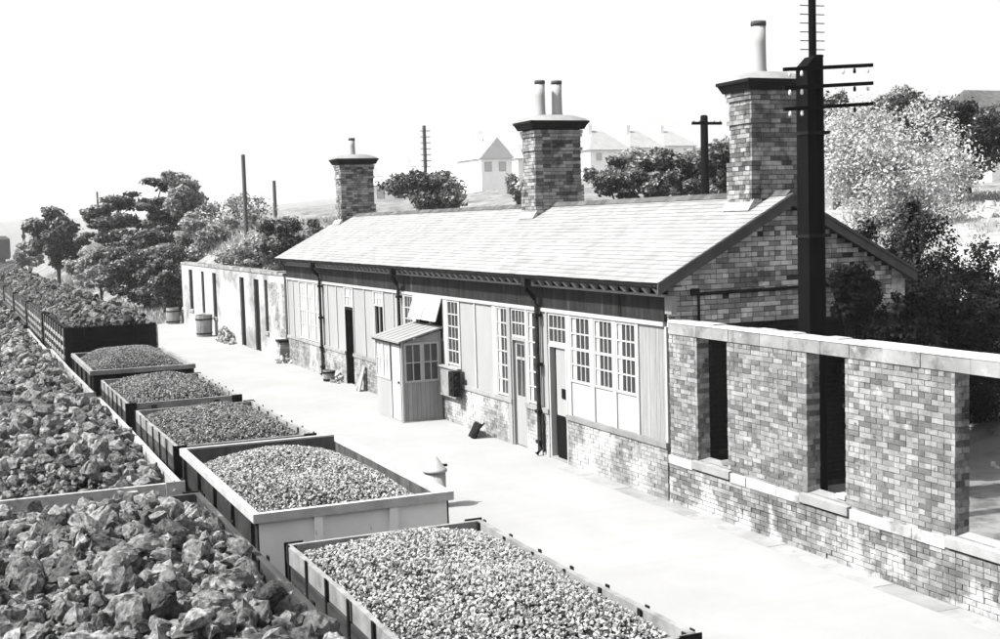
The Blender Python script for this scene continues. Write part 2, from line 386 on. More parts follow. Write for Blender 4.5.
def big_heap(name, label, xc, y0, L, w, rim, low, peak, n, seed, indiv=0):
    t = thing(name, label, 'heap', (xc, y0+L/2, rim-.75)); r = np.random.default_rng(seed)
    heap_base('heap_core', xc, y0, L, w, rim, low, peak, seed, m_heapbase, t, .10)
    u = r.uniform(-.94,.94,n); v = r.uniform(-.97,.97,n)
    if y0 < 8: v = r.uniform(-.55,.97,n)
    S = np.clip(np.exp(r.normal(-3.02,.55,n)), .02, .17)
    P = np.stack([xc+u*w/2, y0+L/2+v*L/2, heap_z(u,v,rim,low,peak,seed)+r.uniform(-.7,1.0,n)*S],1); S = S*r.uniform(.75,1.15,n)
    if indiv:
        vis = (P[:,1] > 8.2) & (S > .05); d = np.where(vis, S/np.linalg.norm(P-np.array([0,0,CAM_H]),axis=1), 0); near = np.argsort(-d)[:indiv]
        mes = []
        for k, (pv, pf) in enumerate(BIGB):
            me = bpy.data.meshes.new('ore_lump'); me.from_pydata(pv.tolist(), [], pf.tolist()); me.materials.append(m_ore); me.update(); mes.append(me)
        off = OFF[t.name]
        for i in near:
            o = put('ore_lump', mes[int(r.integers(len(mes)))], t, loc=tuple(P[i]-np.array(off)))
            o.rotation_euler = tuple(r.uniform(0,6.28,3)); o.scale = (S[i],)*3
        keep = np.ones(n, bool); keep[near] = False; P, S = P[keep], S[keep]
    V, F = scatter(r, P, S*1.08, BIG if n > 2500 else BIGL)
    ns = n*2; u = r.uniform(-.96,.96,ns); v = r.uniform(-.98,.98,ns)
    P2 = np.stack([xc+u*w/2, y0+L/2+v*L/2, heap_z(u,v,rim,low,peak,seed)+r.uniform(-.05,.03,ns)],1)
    V2, F2 = scatter(r, P2, r.uniform(.02,.05,ns), SMALL)
    np_mesh('lumps', np.concatenate([V,V2]), np.concatenate([F,F2+len(V)]), m_ore if rim < 2.13 else m_ore_d, t, 'stuff')
    return t

# ------------------------------------------------------------------ wagons
RAIL = -.91
def underframe(t, xc, y0, L, floor):
    m = MB().box(xc-1.05, xc+1.05, y0+.05, y0+L-.05, floor-.09, floor); m.build('floor', m_wood_d, t)
    for s in (-1, 1):
        MB().box(xc+s*.88-.05, xc+s*.88+.05, y0+.06, y0+L-.06, floor-.36, floor-.095).build('solebar', m_steel_d, t)
    for ye, sg in ((y0, -1), (y0+L, 1)):
        MB().box(xc-1.12, xc+1.12, ye-.06*(1 if sg < 0 else 0)-.02*(sg<0), ye+.06*(sg>0)+.02*(sg>0), floor-.38, floor-.06).build('headstock', m_steel_d, t)
        for s in (-.86, .86):
            y = ye+sg*.07; b = MB(); b.cyl((xc+s, y, floor-.22), (xc+s, y+sg*.24, floor-.22), .1, .075); b.cyl((xc+s, y+sg*.24, floor-.22), (xc+s, y+sg*.38, floor-.22), .045)
            b.cyl((xc+s, y+sg*.38, floor-.22), (xc+s, y+sg*.41, floor-.22), .17, .165, 18); b.build('buffer', m_dark, t)
        h = MB(); h.bar((xc, ye+sg*.07, floor-.24), (xc, ye+sg*.22, floor-.24), .06, .08); h.bar((xc, ye+sg*.22, floor-.24), (xc, ye+sg*.26, floor-.52), .05, .04); h.build('coupling_hook', m_dark, t)
    for k in (.2, .8):
        y = y0+L*k; wz = RAIL+.47; ws = MB(); ws.cyl((xc-.95,y,wz),(xc+.95,y,wz),.06)
        for s in (-1, 1):
            ws.cyl((xc+s*.68,y,wz),(xc+s*.80,y,wz),.465,.465,26); ws.cyl((xc+s*.66,y,wz),(xc+s*.69,y,wz),.5,.5,26)
        ws.build('wheelset', m_dark, t)
        for s in (-1, 1): MB().box(xc+s*.9-.07, xc+s*.9+.12*s if s>0 else xc+s*.9+.07, y-.13, y+.13, wz-.14, floor-.30).build('axle_box', m_dark, t)
def timber_wagon(label, xc, y0, L, w, rim, mtl, mtl_rim, group=None, nplank=5, floor=None, sag=.02, strap_h=.012):
    floor = rim-1.08 if floor is None else floor
    t = thing('mineral_wagon', label, 'wagon', (xc, y0+L/2, RAIL), group); underframe(t, xc, y0, L, floor)
    hgt = (rim-floor)/nplank; th = .065
    for s in (-1, 1):
        for k in range(nplank):
            z0 = floor+k*hgt+.004; z1 = floor+(k+1)*hgt-.008; xo = xc+s*(w/2)
            m = MB().plank(xo-s*th if s>0 else xo, xo if s>0 else xo-s*th, y0+th, y0+L-th, z0, z1, 8, .005, sag*(k+1)/nplank)
            m.build('side_plank', mtl_rim if k == nplank-1 else mtl, t)
        n = 7
        for k in range(n):                      # iron straps and knees
            y = y0+.12+(L-.24)*k/(n-1); m = MB(); top = rim+random.uniform(.0, strap_h)
            m.box(xc+s*(w/2+.004), xc+s*(w/2+.02), y-.035, y+.035, floor-.2, top)
            m.box(xc+s*(w/2-th-.004), xc+s*(w/2-th-.02), y-.03, y+.03, floor+.0, top-.02)
            m.build('strap', m_dark, t)
    for ye, sg in ((y0, 1), (y0+L, -1)):
        for k in range(nplank):
            z0 = floor+k*hgt+.004; z1 = floor+(k+1)*hgt-.008
            MB().box(xc-w/2+.004, xc+w/2-.004, ye, ye+sg*th*.97, z0+random.uniform(-.004,.004), z1+random.uniform(-.006,.004)).build('end_plank', mtl_rim if k == nplank-1 else mtl, t)
        for s in (-.5, .5):
            MB().box(xc+s*w*.55-.06, xc+s*w*.55+.06, ye-sg*.09, ye-sg*.004, floor-.3, rim-.05).build('end_stanchion', m_steel_d if mtl is m_wood_d else mtl, t)
        for s in (-1, 1):
            m = MB().box(xc+s*(w/2-.2), xc+s*(w/2+.025), ye-sg*.022, ye-sg*.003, floor, rim+.01)
            for q in range(6): m.cyl((xc+s*(w/2-.1), ye-sg*.02, floor+.1+q*(rim-floor-.2)/5), (xc+s*(w/2-.1), ye-sg*.045, floor+.1+q*(rim-floor-.2)/5), .022, n=8)
            m.build('corner_plate', mtl if mtl is m_wood_l else m_dark, t)
    return t
def steel_wagon(label, xc, y0, L, w, rim, m_side, m_end, m_rim, group=None):
    floor = rim-1.2; t = thing('mineral_wagon', label, 'wagon', (xc, y0+L/2, RAIL), group); underframe(t, xc, y0, L, floor)
    th = .02
    for s in (-1, 1):
        xi = xc+s*(w/2-.07)
        MB().box(xi, xi+s*th, y0+.07, y0+L-.07, floor, rim-.02).build('side_sheet', m_steel_in, t)
        MB().box(xi+s*(th+.002), xi+s*(th+.008), y0+.06, y0+L-.06, floor-.05, rim-.025).build('side_skin', m_side, t)
        for k in range(5):
            y = y0+.25+(L-.5)*k/4
            m = MB(); m.hexa([(xi+s*.03,y-.05,floor-.2),(xi+s*.11,y-.05,floor-.2),(xi+s*.11,y+.05,floor-.2),(xi+s*.03,y+.05,floor-.2),(xi+s*.03,y-.05,rim-.11),(xi+s*.075,y-.05,rim-.11),(xi+s*.075,y+.05,rim-.11),(xi+s*.03,y+.05,rim-.11)])
            m.build('side_stanchion', m_side, t)
        m = MB().plank(xi-.012, xi+s*.085 if s>0 else xi+.012, y0, y0+L, rim-.105, rim, 10, .003) if s > 0 else MB().plank(xi-.085, xi+.012, y0, y0+L, rim-.105, rim, 10, .003)
        m.build('side_rim', m_rim, t)
    for ye, sg in ((y0, 1), (y0+L, -1)):
        yi = ye+sg*.07
        MB().box(xc-w/2+.08, xc+w/2-.08, yi, yi+sg*th, floor, rim-.02).build('end_sheet', m_steel_in, t)
        MB().box(xc-w/2+.065, xc+w/2-.065, yi-sg*.008, yi-sg*.002, floor-.05, rim-.025).build('end_skin', m_end, t)
        for s in (-.19, .19):
            MB().box(xc+s*w-.055, xc+s*w+.055, yi-sg*.06, yi-sg*.0085, floor-.3, rim-.11).build('end_stanchion', m_end, t)
        MB().box(xc-w/2-.012, xc+w/2+.012, ye-sg*.006, ye+sg*.088, rim-.11, rim+.006).build('end_rim', m_rim, t)
    return t
def xA(y): return 4.66-.004*(y-20)
GA = 'wagons standing along the platform edge'; GB = 'ore wagons on the track away from the platform'
zA, zB = 1.324, 1.448
timber_wagon('weathered plank sided wagon heaped with pale coke, first beside the roofless brick wall', xA(12), 9.496, 5.03, 2.45, zA, m_wood_d, m_rim_d, GA, sag=.03)
small_heap('coke_heap', 'pale coke heaped in the weathered plank wagon beside the roofless brick wall', xA(12), 9.6, 4.85, 2.28, zA, .14, .17, 12500, .052, m_coke, 1)
steel_wagon('steel wagon with pale painted end and broad worn rim beside the white post', xA(18), 15.647, 5.426, 2.648, zB, m_steel_d, m_steel_l, m_rim_l, GA)
small_heap('coke_heap', 'smooth mound of pale small coke in the steel wagon with the pale end', xA(18), 15.76, 5.2, 2.44, zB, .36, .10, 12500, .048, m_coke, 2)
timber_wagon('plank sided wagon of dark nuts directly behind the pale ended steel wagon', xA(24), 22.083, 5.03, 2.45, zA, m_wood_d, m_rim_d, GA)
small_heap('coal_heap', 'dark nut coal in the plank wagon directly behind the pale ended steel wagon', xA(24), 22.18, 4.85, 2.28, zA, .18, .15, 9500, .062, m_coal, 3)
timber_wagon('plank sided wagon of dark nuts directly before the low dark steel wagon', xA(30), 28.175, 5.03, 2.45, zA, m_wood_d, m_rim_d, GA)
small_heap('coal_heap', 'dark nut coal in the plank wagon directly before the low dark steel wagon', xA(30), 28.27, 4.85, 2.28, zA, .2, .20, 8500, .066, m_coal, 4)
steel_wagon('low dark steel wagon with a smooth mound standing before the tall black wagon', xA(37), 34.214, 5.426, 2.648, zB, m_steel_d, m_black, m_rim_d, GA)
small_heap('fine_ore_heap', 'smooth grey mound of fine ore in the low dark steel wagon', xA(37), 34.32, 5.2, 2.44, zB, .25, .30, 9000, .045, m_fine, 5)

def tall_wagon(label, xc, y0, L, w, rim, front):
    t = timber_wagon(label, xc, y0, L, w, rim, m_wood_d if not front else m_black, m_wood_d if not front else m_black, GA, 8, rim-1.75, .0, .02)
    for s in (-1, 1):                                   # pale battens of the slatted sides
        for k in range(1, 6):
            z = rim-.1-k*.28; MB().box(xc+s*(w/2+.022), xc+s*(w/2+.05), y0+.05, y0+L-.05, z-.05, z+.05).build('side_batten', m_wood_l, t)
        for k in range(9):
            y = y0+.05+(L-.15)*k/8; MB().box(xc+s*(w/2+.052), xc+s*(w/2+.075), y, y+.08, rim-1.6, rim-.02).build('side_post', m_wood_l, t)
    return t
ends = [(40.7, 8.2), (49.5, 8.1), (58.2, 8.6), (67.6, 8.4), (77.0, 8.4), (86.4, 8.4)]
ords = ['first', 'second', 'third', 'fourth', 'fifth', 'sixth']
for i, (y0, L) in enumerate(ends):
    tall_wagon(['tall slatted wagon with a black boarded end behind the low dark steel wagon', 'second tall slatted wagon counted from the low dark steel wagon', 'third tall slatted wagon counted from the low dark steel wagon', 'fourth tall slatted wagon counted from the low dark steel wagon', 'fifth tall slatted wagon counted from the low dark steel wagon', 'sixth and last tall slatted wagon, nearest the small round tree'][i], 4.55-.008*(y0-40), y0, L, 2.67, 2.14, i == 0)
    big_heap('ore_heap', 'dark lump ore heaped in the %s tall slatted wagon from the low dark steel wagon' % ords[i], 4.55-.008*(y0-40), y0+.09, L-.18, 2.5, 2.14, .1, .36, 1500, 20+i)
bl = [('large ore wagon with a dark iron rim beside the pale ended steel wagon', 4.9, 9.46, 2.08, m_wood_d, m_wood_d),
      ('large ore wagon of pale bolted planks beside the dark nut wagons', 15.57, 8.83, 1.98, m_wood_l, m_wood_l),
      ('large ore wagon with a pale worn rim beside the low dark steel wagon', 25.46, 10.4, 1.95, m_wood_l, m_wood_l),
      ('large ore wagon standing beside the tall black ended wagon', 37.5, 8.8, 1.80, m_wood_d, m_wood_l),
      ('large ore wagon standing beside the second tall slatted wagon', 47.4, 8.8, 1.85, m_wood_d, m_wood_d),
      ('large ore wagon standing beside the third tall slatted wagon', 57.3, 8.8, 1.85, m_wood_d, m_wood_d)]
hl = ['coarse grey lump ore filling the wagon with the dark iron rim', 'coarse lump ore filling the large wagon of pale bolted planks', 'coarse lump ore in the large pale rimmed wagon beside the low dark steel wagon',
      'coarse lump ore in the wagon beside the tall black ended wagon', 'coarse lump ore in the wagon beside the second tall slatted wagon', 'coarse lump ore in the wagon beside the third tall slatted wagon']
for i, (lb, y0, L, rim, ma, mb) in enumerate(bl):
    timber_wagon(lb, 1.15, y0, L, 2.66, rim, ma, mb, GB, 7, rim-1.6, .015)
    big_heap('ore_heap', hl[i], 1.15, y0+.09, L-.18, 2.5, rim, .32, .24, [7000,5600,4200,2400,1000,1000][i], 40+i, 300 if i == 0 else 0)

# ------------------------------------------------------------------ brick helpers
def brick_spans(u0, u1, z0, z1, openings, bl=.235, bh=.077, jt=.010, clip=None):
    out = []; k = 0; z = z0
    while z + bh*.6 < z1:
        za, zb = z+jt/2, min(z+bh, z1)-jt/2; u = u0 - (bl/2 if k % 2 else 0) - ((k*7) % 5)*.002
        a, b = (u0, u1) if clip is None else clip(zb)
        head = (k % 4 == 3)
        w = bl/2 if head else bl
        while u < u1:
            ua, ub = max(u+jt/2, a, u0), min(u+w-jt/2, b, u1)
            parts = [(ua, ub)] if ub-ua > .03 else []
            for (oa, ob, oz0, oz1) in openings:
                if oz0 < (za+zb)/2 < oz1:
                    q = []
                    for p0, p1 in parts:
                        if p1 <= oa or p0 >= ob: q.append((p0, p1)); continue
                        if p0 < oa-.03: q.append((p0, oa))
                        if p1 > ob+.03: q.append((ob, p1))
                    parts = q
            for p0, p1 in parts: out.append((p0, p1, za, zb, (not head) and p1-p0 > w-jt-1e-4))
            u += w
        z += bh; k += 1
    return out
def lay_bricks(spans, face, pos, mtl, parent, quota, key, name='brick', stuff='brickwork', depth=.055):
    """face 'x': wall looks towards -x at x=pos, u = y; face 'y': wall looks towards -y at y=pos, u = x"""
    full = [s for s in spans if s[4] and key(s) > 0]; full.sort(key=lambda s: -key(s)); ind = set(full[:quota]); off = OFF[parent.name]
    bl, bh = .23, .075
    if ind:
        e = next(iter(ind)); bl, bh = e[1]-e[0], e[3]-e[2]
        me = (MB().box(0, depth, 0, bl, 0, bh) if face == 'x' else MB().box(0, bl, 0, depth, 0, bh)).mesh(name, mtl)
    m = MB()
    for s in spans:
        j = random.uniform(-.005, .004); du = random.uniform(-.003,.003); dz = random.uniform(-.003,.003)
        if random.random() < .035: j += random.uniform(.008,.02)          # spalled faces
        if s in ind:
            p = (pos+j, s[0]+du, s[2]+dz) if face == 'x' else (s[0]+du, pos+j, s[2]+dz)
            put(name, me, parent, loc=(p[0]-off[0], p[1]-off[1], p[2]-off[2]))
        elif face == 'x': m.box(pos+j, pos+depth, s[0]+du, s[1]+du*.5, s[2]+dz, s[3]+dz*.6)
        else: m.box(s[0]+du, s[1]+du*.5, pos+j, pos+depth, s[2]+dz, s[3]+dz*.6)
    if m.v: m.build(stuff, mtl, parent, kind='stuff')
def core_with_openings(m, x0, x1, y0, y1, z0, z1, ops):
    ys = sorted(ops); c = y0
    for (a, b, za, zb) in ys:
        m.box(x0, x1, c, a, z0, z1)
        if za > z0: m.box(x0, x1, a, b, z0, za)
        if zb < z1: m.box(x0, x1, a, b, zb, z1)
        c = b
    m.box(x0, x1, c, y1, z0, z1)

# ------------------------------------------------------------------ roofless brick wing, near
WY0, WY1, WT = 5.0, 19.22, 3.20
wing = thing('roofless_wall', 'roofless brick wall with empty window openings adjoining the gable end', 'wall', (XF, 12, 0))
ops = [(17.42, 18.32, .90, 2.96), (14.46, 15.34, .90, 2.96), (11.05, 12.33, .90, 2.96), (7.8, 8.8, .90, 2.96)]
opc = [(a-.012, b+.012, z0-.02, z1+.02) for a, b, z0, z1 in ops]
m = MB(); core_with_openings(m, XF+.010, XF+.24, WY0, WY1, 0, 2.96, opc); core = m.build('wall_core', m_mortar, wing)
sp = brick_spans(WY0, WY1, .80, 2.95, ops)
lay_bricks(sp, 'x', XF, m_brick, core, 300, lambda s: (1/(s[0]) if s[0] > 11.75 and s[2] > .2 else 0))
sp = brick_spans(WY0, WY1, .0, .70, [])
lay_bricks(sp, 'x', XF-.035, m_brick, core, 0, lambda s: 0, stuff='plinth_brickwork', depth=.08)
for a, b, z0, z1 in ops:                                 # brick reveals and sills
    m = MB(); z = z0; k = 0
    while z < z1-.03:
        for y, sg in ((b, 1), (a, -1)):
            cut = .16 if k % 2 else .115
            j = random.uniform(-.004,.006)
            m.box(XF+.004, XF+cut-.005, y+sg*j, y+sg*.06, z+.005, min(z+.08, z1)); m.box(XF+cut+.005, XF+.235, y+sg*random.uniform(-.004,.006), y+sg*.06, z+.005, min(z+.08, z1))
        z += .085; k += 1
    m.build('reveal_brickwork', m_brick_ch, core, kind='stuff')  # darker chimney brick reused here, shade of the reveals put into the colour
    m = MB(); m.hexa([(XF-.075,a-.11,z0-.17),(XF+.21,a-.11,z0-.17),(XF+.21,b+.11,z0-.17),(XF-.075,b+.11,z0-.17),(XF-.075,a-.11,z0-.045),(XF+.21,a-.11,z0+.012),(XF+.21,b+.11,z0+.012),(XF-.075,b+.11,z0-.045)])
    m.build('window_sill', m_stone, wing)
    for sgap in (0,): MB().box(XF+.06, XF+.2, a+.1, a+.3, z0+.005, z0+.07).build('loose_brick', m_brick_dk, wing)
yb = [WY0] + sorted([q for o in ops for q in (o[0]-.12, o[1]+.12)]) + [WY1]
for a, b in zip(yb[::2], yb[1::2]):                      # stone string course between the sills
    y = a
    while y < b-.05:
        e = min(b, y+random.uniform(.5,.8)); 
        if b-e < .2: e = b
        MB().box(XF-.05+random.uniform(-.006,.006), XF+.06, y+.006, e-.006, .69, .835+random.uniform(-.004,.004)).build('string_stone', m_limestone, wing); y = e
y = WY0
while y < WY1-.05:                                       # stone head course, then mortared top
    e = min(WY1, y+random.uniform(.55,1.0))
    if WY1-e < .3: e = WY1
    MB().box(XF-.012+random.uniform(-.006,.006), XF+.252, y+.005, e-.005, 2.962, 3.155).build('head_stone', m_coping, wing); y = e
m = MB(); ys = np.arange(WY0, WY1+.01, (WY1-WY0)/40); prev = None
for a, b in zip(ys, ys[1:]):
    h = 3.2+random.uniform(-.012,.014); m.hexa([(XF-.022,a,3.157),(XF+.265,a,3.157),(XF+.265,b,3.157),(XF-.022,b,3.157),(XF+.0,a,h),(XF+.245,a,h),(XF+.245,b,h),(XF+.0,b,h)])
m.build('mortar_capping', m_lime, wing)

# ------------------------------------------------------------------ limewashed wing, far
lw = thing('limewashed_wall', 'patchy limewashed roofless wall with narrow openings at the far platform end', 'wall', (XF, 58, 0))
opsL = [(65.9,66.95,.9,2.95), (62.75,63.5,.88,2.94), (59.75,60.65,.86,2.94), (53.7,54.6,.0,2.92), (50.95,51.9,.0,2.92), (49.45,50.0,.9,2.94)]
m = MB(); core_with_openings(m, XF+.003, XF+.34, 46.75, 69.1, 0, 3.18, opsL); lcore = m.build('wall_core', m_lime, lw)
m = MB()
for k, yy in enumerate(np.arange(46.75, 69.0, .75)):
    m.box(XF-.03, XF+.38, yy+.005, min(yy+.745, 69.15), 3.183, 3.30+random.uniform(-.02,.025))
m.build('coping', m_coping, lw)
for a, b, z0, z1 in opsL:
    if z0 > .2: MB().box(XF-.06, XF+.3, a-.06, b+.06, z0-.12, z0+.01).build('window_sill', m_stone, lw); MB().box(XF+.07, XF+.10, a+.003, b-.003, z0+.012, z1-.003).build('added_dark_board', m_black, lw)  # boards added to make the openings dark, standing in for shade inside
    else: MB().box(XF+.07, XF+.12, a+.003, b-.003, 0, 2.9).build('door_leaf', m_black, lw)
sp = brick_spans(46.8, 49.4, .85, 2.9, [], .24, .085)
lay_bricks(sp, 'x', XF-.004, m_plinth, lcore, 0, lambda s: 0)
# dark rear room wall behind the openings
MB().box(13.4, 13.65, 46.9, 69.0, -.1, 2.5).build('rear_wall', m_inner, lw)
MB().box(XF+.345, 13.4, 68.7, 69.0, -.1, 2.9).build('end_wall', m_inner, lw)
def rubble(name, label, c, ext, n, size, mtl, seed):
    r = np.random.default_rng(seed); u = r.normal(0,.42,n); v = r.normal(0,.42,n)
    hh = ext[2]*np.exp(-(u*u+v*v)*2.2)
    P = np.stack([c[0]+np.clip(u,-1,1)*ext[0], c[1]+np.clip(v,-1,1)*ext[1], c[2]+hh*r.uniform(.1,1,n)],1)
    V, F = scatter(r, P, size*r.uniform(.5,1.2,n), BIG); V[:,2] = np.maximum(V[:,2], c[2]-.01)
    o = np_mesh(name, V, F, mtl, None, 'stuff'); tag(o, label, 'rubble'); return o
rubble('rubble_pile', 'broken bricks slumped against the limewashed wall beside its doorways', (XF-.3, 56.6, 0), (.25, 1.5, .8), 130, .13, m_rubble, 5)
rubble('rubble_pile', 'broken stones at the broken pier where limewashed wall meets the station', (XF-.2, 46.5, 0), (.3, .7, .5), 50, .11, m_rubble, 6)
rubble('rubble_pile', 'small broken stones lying by the open dark doorway', (XF-.15, 39.6, 0), (.2, .6, .35), 40, .09, m_rubble, 8)
pier = thing('brick_pier', 'short rough brick pier with a dark cap at the limewashed wall joint', 'pier', (XF-.2, 46.45, 0))
m = MB(); 
for k in range(9):
    for q in range(2): m.box(XF-.36+random.uniform(-.02,.02), XF-.01, 46.25+q*.24+.004, 46.25+q*.24+.232, k*.085+.004, k*.085+.08)
m.build('brickwork', m_rubble, pier, kind='stuff'); MB().box(XF-.4, XF+.0, 46.2, 46.78, .768, .84).build('cap', m_dark, pier)

# ------------------------------------------------------------------ station building
Y0, Y1, XB = 19.26, 46.3, 16.4
st = thing('station_building', 'long single storey station with slate roof, brick gable and white timber front', 'building', (13.9, 32.8, 0))
RE, RZ, RX, RT = XF-.30, 3.88, 13.97, 5.36              # eave x, eave z, ridge x, ridge z
sl_ = (RT-RZ)/(RX-RE); XE2 = 2*RX-RE
VY0, VY1 = 19.03, 46.65
MB().box(XF+.1, XB, Y0+.1, Y1-.1, -.25, .015).build('floor', m_inner, st)
MB().box(XB, XB+.3, Y0, Y1, -.3, 3.9).build('rear_wall', m_brick_dk, st)
MB().box(XF+.12, XB, Y1-.3, Y1, -.25, 3.95).prism([(XF+.12, 3.95), (XB+.1, 3.95), (RX, RT-.12)], (Y1-.3, Y1), 'y').build('far_gable_wall', m_brick_dk, st)
for yy in (23.3, 27.0, 30.1, 34.0, 40.9): MB().box(XF+.4, XB-.003, yy+.4, yy+.5, .016, 3.8).build('partition', m_inner, st)
MB().box(XF+.15, XB-.003, Y0+.31, Y1-.31, 3.45, 3.5).build('ceiling', m_inner, st)
# near gable
def gclip(zb): 
    if zb < 3.80: return (XF+.0, XB+.3)
    d = (zb-RZ+.16)/sl_ ; return (RE+d, XE2-d)
m = MB(); m.prism([(XF+.10, -.25), (XB+.3, -.25), (XB+.3, 3.9), (RX, RT-.10), (XF+.10, 3.9)], (Y0+.012, Y0+.3), 'y')
gable = m.build('gable_wall', m_mortar_dk, st)
sp = brick_spans(XF+.03, XB+.3, 0, 5.25, [], .25, .09, .012, gclip)
lay_bricks([q for q in sp if q[2] <= 3.0], 'y', Y0, m_inner, gable, 0, lambda s: 0, stuff='shade_dark_brickwork')  # lower gable near-black: shade of the roofless room put into the brick colour
sp = [q for q in sp if q[2] > 3.0]
lay_bricks(sp, 'y', Y0, m_brick_dk, gable, 220, lambda s: (1 if s[2] > 3.25 and s[0] < 14.9 else 0)*(1/(s[0]))*(2 if s[2] < 4.6 else 1))
# pipe and wire on gable
m = MB(); m.cyl((12.1, Y0-.04, 3.62), (15.4, Y0-.04, 3.66), .03, n=8); m.cyl((12.1, Y0-.04, 3.64), (12.1, Y0-.04, 3.1), .025, n=8); m.box(11.95,12.12,Y0-.05,Y0-.012,3.6,3.72)
m.build('gable_pipe', m_iron, st)
# roof
m = MB(); m.prism([(RE+.02, RZ-.07), (RE, RZ-.02), (RX, RT-.02), (XE2, RZ-.02), (XE2-.02, RZ-.07), (RX, RT-.13)], (VY0, VY1), 'y')
roof = m.build('roof', m_mortar_dk, st)
sw, se = .27, .15; ln = math.hypot(RX-RE, RT-RZ); rows = int(ln/se)
dirx, dirz = (RX-RE)/ln, (RT-RZ)/ln
cand = []
for side in (0, 1):
    for k in range(rows):
        y = VY0-.02 - (sw/2 if k % 2 else 0)
        while y < VY1+.02:
            a, b = max(y, VY0-.02), min(y+sw-.005, VY1+.02)
            if b-a > .05: cand.append((side, k, a, b, b-a > sw-.0051))
            y += sw
def slate_pts(side, k, a, b, j=0., base=None):
    t0 = k*se-.03+j; t1 = min(t0+se*1.28, ln); h0, h1 = .022, .010
    def P(t, y, h):
        x = RE+dirx*t - dirz*h; z = RZ-.02+dirz*t + dirx*h
        return (x if side == 0 else 2*RX-x, y, z)
    return [P(t0,a,h0-.009), P(t1,a,h1-.009), P(t1,b,h1-.009), P(t0,b,h0-.009), P(t0,a,h0), P(t1,a,h1), P(t1,b,h1), P(t0,b,h0)]
full = sorted([c for c in cand if c[4] and c[0] == 0], key=lambda c: c[2]-c[1]*.1)[:300]; fs = set(full)
o0 = Vector(slate_pts(0, 0, 0, sw-.005)[0]); pm = MB().hexa([Vector(p)-o0 for p in slate_pts(0, 0, 0, sw-.005)]).mesh('slate', m_slate); off = Vector(OFF[st.name])
m = MB()
for c in cand:
    j = random.uniform(-.006,.006)
    if c in fs: put('slate', pm, roof, loc=tuple(Vector(slate_pts(0, c[1], c[2], c[3], j)[0])-off))
    else: m.hexa(slate_pts(c[0], c[1], c[2], c[3], j))
m.build('slate_courses', m_slate, roof, kind='stuff')
CHY = [(19.58, 20.30), (28.72, 29.46), (45.55, 46.25)]; CHX = [(13.50, 14.52), (13.45, 14.72), (13.45, 14.72)]
rt = MB().prism([(-.14,-.075),(-.12,-.085),(0,-.005),(.12,-.085),(.14,-.075),(.03,.03),(-.03,.03)], (0, .455), 'y').mesh('ridge_tile', m_ridge)
y = VY0
while y < VY1-.3:
    if not any(a-.46 < y < b for a, b in CHY): put('ridge_tile', rt, roof, loc=(RX-off.x, y-off.y, RT+.018-off.z+random.uniform(-.005,.005)))
    y += .46
# bargeboards with moulding
for s in (0, 1):
    def X(x): return x if s == 0 else 2*RX-x
    m = MB(); m.hexa([(X(RE-.02), VY0-.03, RZ-.24), (X(RX), VY0-.03, RT-.24), (X(RX), VY0+.01, RT-.24), (X(RE-.02), VY0+.01, RZ-.24), (X(RE-.02), VY0-.03, RZ-.045), (X(RX), VY0-.03, RT-.045), (X(RX), VY0+.01, RT-.045), (X(RE-.02), VY0+.01, RZ-.045)])
    m.hexa([(X(RE-.03), VY0-.055, RZ-.075), (X(RX), VY0-.055, RT-.075), (X(RX), VY0-.032, RT-.075), (X(RE-.03), VY0-.032, RZ-.075), (X(RE-.03), VY0-.055, RZ-.02), (X(RX), VY0-.055, RT-.02), (X(RX), VY0-.032, RT-.02), (X(RE-.03), VY0-.032, RZ-.02)])
    m.build('bargeboard', m_barge, st)
    m = MB(); m.hexa([(X(RE+.06), VY0+.012, RZ-.14), (X(RX), VY0+.012, RT-.16), (X(RX), Y0-.006, RT-.16), (X(RE+.06), Y0-.006, RZ-.14), (X(RE+.06), VY0+.012, RZ-.12), (X(RX), VY0+.012, RT-.14), (X(RX), Y0-.006, RT-.14), (X(RE+.06), Y0-.006, RZ-.12)]); m.build('verge_soffit', m_barge, st)
